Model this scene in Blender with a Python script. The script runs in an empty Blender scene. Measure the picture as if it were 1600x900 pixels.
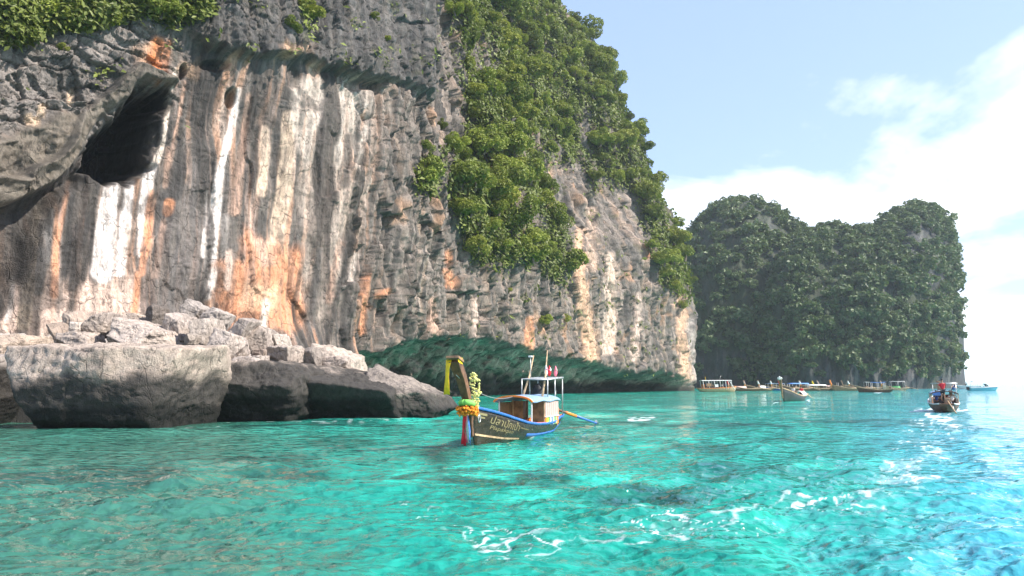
import bpy, bmesh, math, random
import numpy as np
from mathutils import Vector, Matrix

random.seed(11)
C = bpy.context.scene.collection
SC = bpy.context.scene
R = math.radians

# ---------------------------------------------------------------- camera, sky, sun, exposure
CAM_H = 2.5
FPX = 1164.0                       # focal length in photo pixels (1600 wide)
TH = math.atan(148.0 / FPX)        # camera looks slightly up
cam_d = bpy.data.cameras.new('camera'); cam = bpy.data.objects.new('camera', cam_d); C.objects.link(cam)
cam_d.sensor_width = 36.0; cam_d.lens = 36.0 * FPX / 1600.0
cam_d.clip_start = 0.1; cam_d.clip_end = 30000
cam.location = (0, 0, CAM_H); cam.rotation_euler = (R(90) + TH, 0, 0)
SC.camera = cam
SC.render.resolution_x, SC.render.resolution_y = 1024, 576

SUN_EL, SUN_AZ = R(43), R(104)      # azimuth clockwise from +Y (the view direction) towards +X
EXPOSURE = 1.06
SC.view_settings.view_transform = 'Standard'; SC.view_settings.look = 'None'
SC.view_settings.exposure = EXPOSURE; SC.view_settings.gamma = 1.0
SC.view_settings.use_curve_mapping = False
SC.cycles.volume_bounces = 1
SC.cycles.max_bounces = 6; SC.cycles.transparent_max_bounces = 6
SC.cycles.sample_clamp_indirect = 4.0

sd = Vector((math.sin(SUN_AZ) * math.cos(SUN_EL), math.cos(SUN_AZ) * math.cos(SUN_EL), math.sin(SUN_EL)))
sun_l = bpy.data.lights.new('sun', 'SUN'); sun = bpy.data.objects.new('sun', sun_l); C.objects.link(sun)
sun_l.energy = 5.0; sun_l.angle = R(0.5); sun_l.color = (1.0, 0.925, 0.84)
sun.rotation_euler = (-sd).to_track_quat('-Z', 'Y').to_euler(); sun.location = (60, 0, 90)

class NT:                          # small node-tree helper
    def __init__(s, tree): s.t = tree; s.n = tree.nodes; s.l = tree.links
    def add(s, typ, **kw):
        nd = s.n.new(typ)
        for k, v in kw.items():
            if k.startswith('i_'):
                nd.inputs[k[2:].replace('_', ' ')].default_value = v
            else: setattr(nd, k, v)
        return nd
    def link(s, a, b): s.l.new(a, b)
    def math(s, op, a, b=None, c=None, clamp=False):
        m = s.n.new('ShaderNodeMath'); m.operation = op; m.use_clamp = clamp
        for i, v in enumerate((a, b, c)):
            if v is None: continue
            if hasattr(v, 'default_value'): s.l.new(v, m.inputs[i])
            else: m.inputs[i].default_value = v
        return m.outputs[0]
    def mixc(s, fac, a, b, mode='MIX'):
        m = s.n.new('ShaderNodeMix'); m.data_type = 'RGBA'; m.blend_type = mode; m.clamp_factor = True
        for sock, v in ((m.inputs[0], fac), (m.inputs[6], a), (m.inputs[7], b)):
            if hasattr(v, 'default_value'): s.l.new(v, sock)
            elif isinstance(v, (int, float)): sock.default_value = v
            else: sock.default_value = (*v[:3], 1)
        return m.outputs[2]
    def ramp(s, fac, stops):
        r = s.n.new('ShaderNodeValToRGB'); e = r.color_ramp.elements
        while len(e) < len(stops): e.new(0.5)
        for el, (p, c) in zip(e, stops):
            el.position = p; el.color = (*c, 1) if not isinstance(c, (int, float)) else (c, c, c, 1)
        s.l.new(fac, r.inputs[0]); return r.outputs[0]
    def noise(s, vec, scale, detail=4, rough=0.55, dist=0.0):
        n = s.n.new('ShaderNodeTexNoise'); n.inputs['Scale'].default_value = scale
        n.inputs['Detail'].default_value = detail; n.inputs['Roughness'].default_value = rough
        n.inputs['Distortion'].default_value = dist
        if vec is not None: s.l.new(vec, n.inputs['Vector'])
        return n.outputs[0]
    def mapping(s, vec, scale=(1, 1, 1), rot=(0, 0, 0), loc=(0, 0, 0)):
        m = s.n.new('ShaderNodeMapping'); m.inputs['Scale'].default_value = scale
        m.inputs['Rotation'].default_value = rot; m.inputs['Location'].default_value = loc
        s.l.new(vec, m.inputs['Vector']); return m.outputs[0]

world = bpy.data.worlds.new('World'); SC.world = world; world.use_nodes = True
w = NT(world.node_tree); w.n.clear()
sky = w.add('ShaderNodeTexSky', sky_type='NISHITA', sun_disc=False, sun_elevation=SUN_EL, sun_rotation=SUN_AZ,
            altitude=0.0, air_density=1.0, dust_density=0.7, ozone_density=2.2)
tc = w.add('ShaderNodeTexCoord'); sep = w.add('ShaderNodeSeparateXYZ'); w.link(tc.outputs['Generated'], sep.inputs[0])
zc = w.math('ADD', w.math('MAXIMUM', sep.outputs[2], 0.0), 0.16)
cmb = w.add('ShaderNodeCombineXYZ')
w.link(w.math('DIVIDE', sep.outputs[0], zc), cmb.inputs[0]); w.link(w.math('DIVIDE', sep.outputs[1], zc), cmb.inputs[1])
pl = w.mapping(cmb.outputs[0], scale=(0.62, 0.5, 1), rot=(0, 0, R(-24)), loc=(2.35, 1.1, 0.3))
cn = w.noise(pl, 1.15, 9, 0.56, 0.35)
low = w.math('MULTIPLY', w.math('SUBTRACT', 0.36, sep.outputs[2]), 0.58)          # more cloud towards the horizon
cov = w.math('ADD', cn, low)
cmask = w.ramp(cov, [(0.505, 0.0), (0.60, 0.6), (0.70, 1.0)])
hz = w.ramp(sep.outputs[2], [(0.0, 0.85), (0.12, 0.5), (0.5, 0.42)])
skyc = w.mixc(hz, sky.outputs[0], (5.5, 7.3, 12.6))
skyc = w.mixc(cmask, skyc, (12.6, 12.7, 12.9))
bg = w.add('ShaderNodeBackground'); bg.inputs[1].default_value = 0.078; w.link(skyc, bg.inputs[0])
wo = w.add('ShaderNodeOutputWorld'); w.link(bg.outputs[0], wo.inputs[0])

# ---------------------------------------------------------------- helpers
def P(px, py, Y):
    """World point at depth Y seen at photo pixel (px, py)."""
    a = (px - 800) / FPX; b = (450 - py) / FPX
    t = Y / (math.cos(TH) - b * math.sin(TH))
    return (a * t, Y, CAM_H + (math.sin(TH) + b * math.cos(TH)) * t)
def proj(X, Y, Z):
    d = Y * math.cos(TH) + (Z - CAM_H) * math.sin(TH)
    return 800 + FPX * X / d, 450 - FPX * ((Z - CAM_H) * math.cos(TH) - Y * math.sin(TH)) / d
def depth_at(py): return P(800, py, 1.0) and CAM_H / math.tan(math.atan((py - 450) / FPX) - TH)

def tag(o, label=None, cat=None, group=None, kind=None):
    if label: o['label'] = label
    if cat: o['category'] = cat
    if group: o['group'] = group
    if kind: o['kind'] = kind
    return o
def empty(name, loc=(0, 0, 0), rz=0.0, label=None, cat=None, group=None):
    o = bpy.data.objects.new(name, None); C.objects.link(o); o.location = loc; o.rotation_euler = (0, 0, rz)
    o.empty_display_size = 0.2
    return tag(o, label, cat, group)
def link_mesh(name, me, mat=None, parent=None):
    o = bpy.data.objects.new(name, me); C.objects.link(o)
    if mat is not None and not me.materials: me.materials.append(mat)
    if parent is not None: o.parent = parent
    return o
def np_mesh(name, V, F, smooth=False, col=None, attrs=None):
    """V (n,3); F (m,k) all faces with k corners."""
    V = np.ascontiguousarray(V, dtype=np.float32); F = np.ascontiguousarray(F, dtype=np.int32)
    me = bpy.data.meshes.new(name); n, (m, k) = len(V), F.shape
    me.vertices.add(n); me.vertices.foreach_set('co', V.ravel())
    me.loops.add(m * k); me.loops.foreach_set('vertex_index', F.ravel())
    me.polygons.add(m); me.polygons.foreach_set('loop_start', np.arange(0, m * k, k, dtype=np.int32))
    me.polygons.foreach_set('loop_total', np.full(m, k, dtype=np.int32))
    me.polygons.foreach_set('use_smooth', np.full(m, smooth, dtype=bool))
    if col is not None:
        a = me.attributes.new('col', 'FLOAT_COLOR', 'POINT')
        c4 = np.ones((n, 4), dtype=np.float32); c4[:, :3] = col; a.data.foreach_set('color', c4.ravel())
    for nm, val in (attrs or {}).items():
        a = me.attributes.new(nm, 'FLOAT', 'POINT'); a.data.foreach_set('value', np.ascontiguousarray(val, dtype=np.float32))
    me.update(calc_edges=True); me.validate()
    return me
def grid_faces(nr, nc, wrap=False):
    i = np.arange(nr * nc).reshape(nr, nc)
    if wrap: i = np.concatenate([i, i[:, :1]], 1)
    return np.stack([i[:-1, :-1], i[:-1, 1:], i[1:, 1:], i[1:, :-1]], -1).reshape(-1, 4)

_rs = np.random.RandomState(5)
_perm = np.concatenate([_rs.permutation(256)] * 2).astype(np.int32)
_ga = _rs.rand(256) * 2 * np.pi
_g2x, _g2y = np.cos(_ga).astype(np.float32), np.sin(_ga).astype(np.float32)
_g3 = _rs.randn(256, 3); _g3 /= np.linalg.norm(_g3, axis=1)[:, None]; _g3 = _g3.astype(np.float32)
def fade(t): return t * t * t * (t * (t * 6 - 15) + 10)
def perlin2(x, y, seed=0):
    x = np.asarray(x, np.float32) + np.float32(seed * 17.31); y = np.asarray(y, np.float32) + np.float32(seed * 9.77)
    xf, yf = np.floor(x), np.floor(y); xi, yi = xf.astype(np.int32) & 255, yf.astype(np.int32) & 255
    x = x - xf; y = y - yf; u, v = fade(x), fade(y)
    a = _perm[xi]; b = _perm[xi + 1]
    def g(h, dx, dy): return _g2x[h] * dx + _g2y[h] * dy
    n00 = g(_perm[(a + yi) & 255], x, y); n10 = g(_perm[(b + yi) & 255], x - 1, y)
    n01 = g(_perm[(a + yi + 1) & 255], x, y - 1); n11 = g(_perm[(b + yi + 1) & 255], x - 1, y - 1)
    p = n00 + u * (n10 - n00); q = n01 + u * (n11 - n01)
    return 1.5 * (p + v * (q - p))
def perlin3(x, y, z, seed=0):
    x = np.asarray(x, np.float32) + np.float32(seed * 3.7); y = np.asarray(y, np.float32) + np.float32(seed * 7.1); z = np.asarray(z, np.float32)
    xf, yf, zf = np.floor(x), np.floor(y), np.floor(z)
    xi, yi, zi = xf.astype(np.int32) & 255, yf.astype(np.int32) & 255, zf.astype(np.int32) & 255
    x = x - xf; y = y - yf; z = z - zf; u, v, t = fade(x), fade(y), fade(z); out = 0
    for dx in (0, 1):
        ax = _perm[xi + dx]; wx = u if dx else 1 - u
        for dy in (0, 1):
            ay = _perm[(ax + yi + dy) & 255]; wy = v if dy else 1 - v
            for dz in (0, 1):
                g = _g3[_perm[(ay + zi + dz) & 255]]
                out = out + wx * wy * (t if dz else 1 - t) * (g[..., 0] * (x - dx) + g[..., 1] * (y - dy) + g[..., 2] * (z - dz))
    return 1.5 * out
def fbm2(x, y, seed=0, oct=4, gain=0.5, ridged=False):
    s = 0; a = 1.0; tot = 0
    for o in range(oct):
        n = perlin2(x * 2 ** o, y * 2 ** o, seed + o * 3)
        s = s + a * ((1 - 2 * np.abs(n)) if ridged else n); tot += a; a *= gain
    return s / tot
def fbm3(x, y, z, seed=0, oct=4, gain=0.5, ridged=False):
    s = 0; a = 1.0; tot = 0
    for o in range(oct):
        n = perlin3(x * 2 ** o, y * 2 ** o, z * 2 ** o, seed + o * 3)
        s = s + a * ((1 - 2 * np.abs(n)) if ridged else n); tot += a; a *= gain
    return s / tot
def worley2(x, y, seed=0):
    """distance gap F2-F1 (crack mask), a random value per cell and a random tilt of each cell's face."""
    x = np.asarray(x, np.float32); y = np.asarray(y, np.float32)
    xf, yf = np.floor(x).astype(np.int32), np.floor(y).astype(np.int32)
    f1 = np.full(x.shape, 9.0, np.float32); f2 = f1.copy(); val = np.zeros(x.shape, np.float32); tilt = val.copy()
    for dx in (-1, 0, 1):
        for dy in (-1, 0, 1):
            cx, cy = xf + dx, yf + dy
            h = _perm[(_perm[(cx + seed * 31) & 255] + cy) & 255]; h2 = _perm[(h + 57) & 255]; h3 = _perm[(h2 + 131) & 255]
            ex = x - (cx + h / 255.0 * .9 + .05); ey = y - (cy + h2 / 255.0 * .9 + .05)
            d = np.hypot(ex, ey).astype(np.float32)
            nearer = d < f1
            f2 = np.where(nearer, f1, np.minimum(f2, d)); val = np.where(nearer, (h3 / 255.0).astype(np.float32), val)
            tilt = np.where(nearer, (ex * (h3 / 127.5 - 1) + ey * (_perm[(h3 + 19) & 255] / 127.5 - 1)).astype(np.float32), tilt); f1 = np.where(nearer, d, f1)
    return f2 - f1, val, tilt
def sst(a, b, x): t = np.clip((x - a) / (b - a), 0, 1); return t * t * (3 - 2 * t)
def curve(x, pts):
    p = np.array(pts, float); return np.interp(x, p[:, 0], p[:, 1])
def sd_poly(x, y, pts):
    """signed distance to a polygon, negative inside"""
    pts = np.array(pts, np.float32); d = np.full(x.shape, 1e9, np.float32); ins = np.zeros(x.shape, bool); j = len(pts) - 1
    for i in range(len(pts)):
        ax, ay = pts[i]; bx, by = pts[j]; ex, ey = bx - ax, by - ay
        wx, wy = x - ax, y - ay; t = np.clip((wx * ex + wy * ey) / (ex * ex + ey * ey + 1e-9), 0, 1)
        d = np.minimum(d, np.hypot(wx - ex * t, wy - ey * t))
        c = ((ay > y) != (by > y)) & (x < (bx - ax) * (y - ay) / (by - ay + 1e-9) + ax); ins ^= c; j = i
    return np.where(ins, -d, d)
def sd_line(x, y, pts):
    """distance to a polyline whose points are (x, y, halfwidth): distance minus the local halfwidth, and position 0..1 along it"""
    pts = np.array(pts, np.float32); best = np.full(x.shape, 1e9, np.float32); al = np.zeros(x.shape, np.float32); n = len(pts) - 1
    for i in range(n):
        ax, ay, aw = pts[i]; bx, by, bw = pts[i + 1]; ex, ey = bx - ax, by - ay
        t = np.clip(((x - ax) * ex + (y - ay) * ey) / (ex * ex + ey * ey + 1e-9), 0, 1)
        d = np.hypot(x - ax - ex * t, y - ay - ey * t) - (aw + (bw - aw) * t)
        al = np.where(d < best, (i + t) / n, al); best = np.minimum(best, d)
    return best, al

# ---------------------------------------------------------------- materials
def mat_new(name):
    m = bpy.data.materials.new(name); m.use_nodes = True
    t = NT(m.node_tree); b = m.node_tree.nodes['Principled BSDF']
    return m, t, b
def paint(name, col, rough=0.5, metal=0.0, var=0.14, scale=9.0, bump=0.0, spec=0.5, wear=None, wear_amt=0.5):
    """simple surface: colour with blotchy grime and fine grain"""
    m, t, b = mat_new(name); tc = t.add('ShaderNodeTexCoord'); v = tc.outputs['Object']
    n = t.noise(v, scale, 5, 0.6); n2 = t.noise(v, scale * 5, 3, 0.6)
    lo = tuple(c * (1 - var * 1.6) for c in col); hi = tuple(min(1, c * (1 + var)) for c in col)
    c = t.mixc(t.ramp(n, [(0.3, 0), (0.7, 1)]), lo, hi)
    c = t.mixc(t.math('MULTIPLY', t.ramp(n2, [(0.5, 0), (0.8, 1)]), var), c, tuple(x * .5 for x in col))
    if wear: c = t.mixc(t.math('MULTIPLY', t.ramp(t.noise(v, scale * 1.7, 6, 0.7), [(0.55, 0), (0.66, 1)]), wear_amt), c, wear)
    t.link(c, b.inputs['Base Color']); b.inputs['Roughness'].default_value = rough; b.inputs['Metallic'].default_value = metal
    b.inputs['Specular IOR Level'].default_value = spec
    t.link(t.math('ADD', t.math('MULTIPLY', n2, 0.25), rough - 0.12, clamp=True), b.inputs['Roughness'])
    if bump:
        bp = t.add('ShaderNodeBump'); bp.inputs['Strength'].default_value = bump; bp.inputs['Distance'].default_value = 0.02
        t.link(n2, bp.inputs['Height']); t.link(bp.outputs[0], b.inputs['Normal'])
    return m
def rock_material(name, grain, dist, speck):
    m, t, b = mat_new(name); tc = t.add('ShaderNodeTexCoord'); v = tc.outputs['Object']
    at = t.add('ShaderNodeAttribute', attribute_name='col')
    va = t.mapping(v, scale=(1, 1, 0.45))
    n1 = t.noise(va, grain, 6, 0.65, 0.3); n2 = t.noise(v, grain * 5, 4, 0.7)
    f = t.math('ADD', t.math('MULTIPLY', n1, 0.9), t.math('MULTIPLY', n2, 0.6))
    g = t.ramp(f, [(0.45, 0.42), (0.75, 0.98), (1.05, 1.35)])
    c = t.mixc(1.0, at.outputs['Color'], g, 'MULTIPLY')
    dk = t.ramp(t.noise(va, grain * 1.8, 5, 0.7, 0.6), [(0.34, 1.0), (0.46, 0.0)])
    c = t.mixc(t.math('MULTIPLY', dk, speck), c, (0.035, 0.035, 0.034))
    # hairline fractures and pits, broken off here and there
    wn = t.add('ShaderNodeTexNoise'); wn.inputs['Scale'].default_value = grain * .7; wn.inputs['Detail'].default_value = 4; t.link(v, wn.inputs['Vector'])
    ws = t.add('ShaderNodeVectorMath', operation='SCALE'); ws.inputs['Scale'].default_value = 1.1 / grain; t.link(wn.outputs['Color'], ws.inputs[0])
    wa = t.add('ShaderNodeVectorMath', operation='ADD'); t.link(v, wa.inputs[0]); t.link(ws.outputs[0], wa.inputs[1])
    vo = t.add('ShaderNodeTexVoronoi', feature='DISTANCE_TO_EDGE'); vo.inputs['Scale'].default_value = grain * .42; t.link(t.mapping(wa.outputs[0], scale=(1.2, 1.2, .6)), vo.inputs['Vector'])
    brk = t.ramp(t.noise(v, grain * .35, 3, .6), [(.42, 0), (.56, 1)])
    fr = t.math('MULTIPLY', t.ramp(vo.outputs['Distance'], [(0.0, 1.0), (0.035, 0.0)]), brk)
    c = t.mixc(t.math('MULTIPLY', fr, 0.55), c, (0.03, 0.028, 0.026))
    f = t.math('SUBTRACT', f, t.math('MULTIPLY', fr, 0.35))
    t.link(c, b.inputs['Base Color']); b.inputs['Roughness'].default_value = 0.9; b.inputs['Specular IOR Level'].default_value = 0.22
    bp = t.add('ShaderNodeBump'); bp.inputs['Strength'].default_value = 0.75; bp.inputs['Distance'].default_value = dist
    t.link(f, bp.inputs['Height']); t.link(bp.outputs[0], b.inputs['Normal'])
    return m
def leaf_material(name, dark, light, trans=0.3, scale=0.25):
    m, t, b = mat_new(name); t.n.remove(b)
    out = [x for x in t.n if x.type == 'OUTPUT_MATERIAL'][0]
    oi = t.add('ShaderNodeObjectInfo'); ge = t.add('ShaderNodeNewGeometry'); at = t.add('ShaderNodeAttribute', attribute_name='tint')
    n = t.noise(ge.outputs['Position'], scale, 3, 0.6)
    f = t.math('ADD', t.math('MULTIPLY', oi.outputs['Random'], 0.5), t.math('ADD', t.math('MULTIPLY', at.outputs['Fac'], 0.55), t.math('MULTIPLY', n, 0.5)))
    c = t.ramp(f, [(0.15, dark), (0.65, tuple((a + b_) / 2 for a, b_ in zip(dark, light))), (1.15, light)])
    d = t.add('ShaderNodeBsdfPrincipled'); t.link(c, d.inputs['Base Color']); d.inputs['Roughness'].default_value = 0.55; d.inputs['Specular IOR Level'].default_value = 0.35
    tr = t.add('ShaderNodeBsdfTranslucent'); t.link(t.mixc(0.5, c, (0.12, 0.2, 0.02)), tr.inputs[0])
    mx = t.add('ShaderNodeMixShader'); mx.inputs[0].default_value = trans
    t.link(d.outputs[0], mx.inputs[1]); t.link(tr.outputs[0], mx.inputs[2]); t.link(mx.outputs[0], out.inputs[0])
    return m
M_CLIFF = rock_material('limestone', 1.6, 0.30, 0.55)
M_ROCK = rock_material('boulder_stone', 2.4, 0.20, 0.55)
M_LEAF = leaf_material('leaves', (0.022, 0.044, 0.008), (0.29, 0.33, 0.045))
M_LEAF_Y = leaf_material('leaves_yellow_green', (0.09, 0.12, 0.014), (0.30, 0.31, 0.045), 0.35)
M_LEAF_FAR = leaf_material('leaves_far', (0.010, 0.023, 0.012), (0.115, 0.155, 0.062), 0.2, 0.08)
M_LEAF_D = leaf_material('creeper_leaves', (0.016, 0.030, 0.008), (0.20, 0.235, 0.04), 0.25)
M_BARK = paint('bark', (0.16, 0.13, 0.10), 0.9, var=0.3, bump=0.5, spec=0.2)
# ---------------------------------------------------------------- water
def build_water():
    rn = 760
    r = [0.8]
    while r[-1] < 6000: r.append(r[-1] + max(0.05, min(r[-1] * r[-1] * 0.00038, r[-1] * 0.05)))
    r = np.array(r)
    ang = np.concatenate([np.linspace(-180, -46, 40, endpoint=False), np.linspace(-46, 46, 700), np.linspace(46, 180, 41)[1:-1]])
    a = np.radians(ang)
    RR, AA = np.meshgrid(r, a, indexing='ij')
    x = (RR * np.sin(AA)); y = (RR * np.cos(AA))
    dr = np.gradient(r)[:, None]
    rs = np.random.RandomState(3)
    wx = x + 1.3 * perlin2(x * .11, y * .11, 1) + .5 * perlin2(x * .5, y * .5, 2); wy = y + 1.3 * perlin2(x * .11, y * .11, 4) + .5 * perlin2(x * .5, y * .5, 6)
    z = np.zeros_like(x)
    for lam in (0.42, 0.55, 0.7, 0.9, 1.15, 1.5, 2.0, 2.7, 3.6, 5.0, 7.0, 11.0, 17.0):
        lod = np.clip(1.6 - 3.2 * dr / lam, 0, 1)
        for _ in range(3):
            th = R(rs.normal(-68, 34)); k = 2 * math.pi / lam * (0.85 + .3 * rs.rand())
            ph = k * (wx * math.cos(th) + wy * math.sin(th)) + rs.rand() * 6.28
            s = np.sin(ph)
            amp = 0.019 * lam ** 0.6 if lam < 4 else 0.013 * lam ** 0.4
            z += lod * amp * ((1 - np.abs(s)) * 1.3 - .5 if lam < 1.6 else s) * 0.75
    z *= 0.45 + 0.55 * sst(-0.5, 0.5, fbm2(x * .06, y * .06, 9, 3))
    z *= np.clip(RR / 4, 0, 1)
    px, py = proj(x, np.maximum(y, 0.5), 0 * x)
    front = y > 1
    # foam laid down by passing boats: a broken lacy band across the bay, and wakes
    fx = wx + .55 * perlin2(x * .9, y * .9, 21) + .2 * perlin2(x * 2.6, y * 2.6, 22); fy = wy + .55 * perlin2(x * .9, y * .9, 23) + .2 * perlin2(x * 2.6, y * 2.6, 24)
    n1_, _, _ = worley2(fx * .42, fy * .55, 3); n2_, _, _ = worley2(fx * 1.1, fy * 1.3, 7)
    brk = fbm2(x * .55, y * .55, 26, 4)
    def lace(th): return np.maximum(sst(th, th * .3, n1_), .85 * sst(th * .9, th * .2, n2_) * sst(.05, .35, brk + .1))
    wob = 12 * perlin2(px * .02, py * .03, 5)
    d1, al = sd_line(px, py + wob, [(640, 800, 3), (720, 822, 8), (770, 848, 18), (860, 838, 11), (960, 838, 13), (1030, 830, 22), (1090, 822, 26), (1170, 808, 20), (1260, 782, 12), (1420, 772, 8)])
    band = np.clip(1 - d1 / 30, 0, 1)
    d2, _ = sd_line(px, py + wob * .5, [(1462, 650, 13), (1462, 662, 26), (1450, 700, 42), (1415, 735, 32), (1380, 765, 16)])
    band2 = np.clip(1 - d2 / 16, 0, 1)
    d3, _ = sd_line(px, py, [(985, 655, 3), (1020, 654, 3)]); d3b, _ = sd_line(px, py, [(1425, 642, 2), (1510, 640, 2)])
    foam = band * (lace(.03 + .028 * sst(.0, .5, fbm2(px * .012, py * .03, 14, 3))) * (.5 + .4 * sst(-.3, .15, brk)) + .22 * sst(-.05, .4, brk) * sst(.1, .6, band))
    foam = np.maximum(foam, band2 * (.7 * lace(.07) * sst(-.3, .1, brk) + .36 * sst(-.15, .3, brk)))
    foam = np.maximum(foam, np.clip(1 - np.minimum(d3, d3b) / 4, 0, 1) * sst(-.3, .2, perlin2(wx * 1.4, wy * .7, 8)))
    core, _ = sd_line(px, py, [(1448, 648, 1.5), (1462, 652, 4), (1480, 658, 5), (1498, 667, 3)])
    foam = np.maximum(foam, np.clip(1 - core / 7, 0, 1) * sst(-.35, .2, perlin2(wx * 2, wy * 1.2, 18) + brk))
    foam = np.maximum(foam, .7 * lace(.035) * sst(.22, .45, fbm2(px * .009, py * .018, 44, 3)) * (py > 690) * sst(.0, .3, brk))
    for k in range(9):            # thin crests under the hulls and stray flecks
        foam = np.maximum(foam, sst(4, 0, np.hypot((px - (760, 800, 830, 1210, 1262, 1372, 905, 640, 1340)[k]) / 3.5, py - (694, 690, 684, 629, 626, 613, 672, 775, 800)[k])) * sst(-.2, .2, perlin2(x * 2.2, y * 2.2, 28)))
    for k, (ox, oy) in enumerate(((0, 0), (14, -9), (-10, 10))):      # thin strands drawn out along the band
        qx = px + 26 * fbm2(x * .5, y * .5, 70 + k, 4); qy = py + oy + 16 * fbm2(x * .7, y * .7, 80 + k, 4)
        d5, _ = sd_line(qx + ox, qy, [(690, 815, 0), (770, 850, 0), (870, 838, 0), (960, 838, 0), (1030, 828, 0), (1090, 820, 0), (1170, 806, 0), (1260, 782, 0), (1425, 770, 0)])
        foam = np.maximum(foam, .62 * sst(2.2, .3, d5) * sst(-.12, .22, fbm2(x * .6, y * .6, 90 + k, 3)))
        d6, _ = sd_line(qx + ox, qy, [(1468, 652, 0), (1470, 690, 0), (1440, 715, 0), (1400, 745, 0), (1360, 768, 0)])
        foam = np.maximum(foam, .6 * sst(4.5, .4, d6) * sst(-.25, .2, fbm2(x * .5, y * .3, 93 + k, 3)))
    d4, _ = sd_line(px, py, [(0, 663, .5), (60, 668, .5), (330, 669, .5), (362, 656, .5), (500, 661, .5), (600, 657, .5), (705, 641, .5)])
    foam = np.maximum(foam, .55 * np.clip(1 - d4 / 4, 0, 1) * sst(.0, .4, perlin2(x * 1.6, y * .8, 29)))
    foam = np.where(front, foam, 0)
    # colour of the water body and what lies under it, with shade and reflections painted in: pale sand, weedy reef, deep water, silt
    reef = fbm2(x * .11 + .6 * perlin2(x * .3, y * .3, 51), y * .075, 52, 4)
    rf = sst(.16, .42, reef) * sst(95, 45, RR) * .75
    for (cx, cy, ax, ay, k) in ((1000, 775, 120, 28, 1.), (830, 748, 62, 16, .9), (960, 690, 120, 14, .6), (1090, 700, 110, 12, .6), (690, 712, 70, 20, .9), (700, 775, 70, 16, .35),  # reef patches; the one left of the prow paints the boat's shadow
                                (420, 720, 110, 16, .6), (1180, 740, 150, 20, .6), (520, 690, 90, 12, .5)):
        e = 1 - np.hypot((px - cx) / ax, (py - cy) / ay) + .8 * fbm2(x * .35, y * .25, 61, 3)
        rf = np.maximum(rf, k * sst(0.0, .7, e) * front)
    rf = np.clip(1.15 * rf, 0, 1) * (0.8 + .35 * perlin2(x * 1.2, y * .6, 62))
    silt_shade = .85 * sst(680, 260, px + 90 * perlin2(px * .006, py * .01, 63)) * front                       # greyer, weedier water by the rocks, cliff shade and reflection painted in
    silt_shade = np.where(RR > 60, silt_shade * sst(90, 60, RR), silt_shade)
    deep = np.clip(sst(1150, 1650, px + 120 * perlin2(px * .004, py * .008, 65)) * front + sst(230, 500, RR), 0, 1)  # bluer, paler right side also paints in the sky's reflection
    sand = sst(.0, .5, fbm2(x * .16, y * .12, 66, 3))
    deep = np.where(~front, 1, deep)
    me = np_mesh('water', np.stack([x, y, z], -1).reshape(-1, 3), grid_faces(*x.shape, wrap=True), True,
                 attrs={'foam': foam.ravel(), 'reef': np.clip(rf, 0, 1).ravel(), 'silt_shade': silt_shade.ravel(), 'deep': deep.ravel(), 'sand': sand.ravel()})
    m, t, b = mat_new('lagoon_water')
    A = lambda n: t.add('ShaderNodeAttribute', attribute_name=n).outputs['Fac']
    ge = t.add('ShaderNodeNewGeometry'); pos = ge.outputs['Position']
    c = t.mixc(A('sand'), WATER_TEAL, WATER_PALE)
    c = t.mixc(A('deep'), c, WATER_DEEP_SKY)
    c = t.mixc(A('silt_shade'), c, WATER_SILT_SHADE)
    reef_shadow_col = t.mixc(t.ramp(t.noise(pos, 1.1, 4, 0.7), [(0.42, 0), (0.62, 1)]), WATER_REEF_SHADOW, WATER_WEED)
    c = t.mixc(A('reef'), c, reef_shadow_col)
    stre = t.noise(t.mapping(pos, scale=(1.0, 1.5, 1)), 1.5, 5, 0.7, 0.2)
    c = t.mixc(1.0, c, t.ramp(stre, [(0.32, 0.78), (0.5, 1.0), (0.68, 1.18)]), 'MULTIPLY')
    fa = A('foam')
    fn = t.noise(pos, 13.0, 5, 0.75)
    fm = t.ramp(t.math('MULTIPLY', fa, t.math('ADD', fn, 0.5)), [(0.16, 0), (0.52, 0.32), (1.2, 0.92)])
    c = t.mixc(fm, c, (0.66, 0.70, 0.70))
    t.link(c, b.inputs['Base Color']); b.inputs['IOR'].default_value = 1.33
    t.link(t.math('ADD', t.math('MULTIPLY', fm, 0.6), 0.045), b.inputs['Roughness'])
    wv = t.add('ShaderNodeVectorMath', operation='ADD'); nz = t.add('ShaderNodeTexNoise'); nz.inputs['Scale'].default_value = 1.3; nz.inputs['Detail'].default_value = 3
    t.link(pos, nz.inputs['Vector']); sc_ = t.add('ShaderNodeVectorMath', operation='SCALE'); sc_.inputs['Scale'].default_value = 0.55; t.link(nz.outputs['Color'], sc_.inputs[0]); t.link(pos, wv.inputs[0]); t.link(sc_.outputs[0], wv.inputs[1])
    def cells(scale, sx, sy, rot):
        v = t.add('ShaderNodeTexVoronoi', feature='SMOOTH_F1', voronoi_dimensions='2D'); v.inputs['Scale'].default_value = scale; v.inputs['Smoothness'].default_value = 0.35
        t.link(t.mapping(wv.outputs[0], scale=(sx, sy, 1), rot=(0, 0, rot)), v.inputs['Vector']); return v.outputs['Distance']
    h = t.math('ADD', t.math('ADD', cells(1.3, .75, 1.5, .2), t.math('MULTIPLY', cells(3.2, .8, 1.4, -.35), 0.45)), t.math('MULTIPLY', t.noise(pos, 9.0, 3, 0.6, 0.3), 0.16))
    bp = t.add('ShaderNodeBump'); bp.inputs['Strength'].default_value = 1.0; bp.inputs['Distance'].default_value = 0.16
    t.link(h, bp.inputs['Height']); t.link(bp.outputs[0], b.inputs['Normal'])
    tag(link_mesh('water', me, m), 'turquoise sea with ripples, dark reef patches, a painted boat shadow and white foam', kind='structure')
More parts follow.
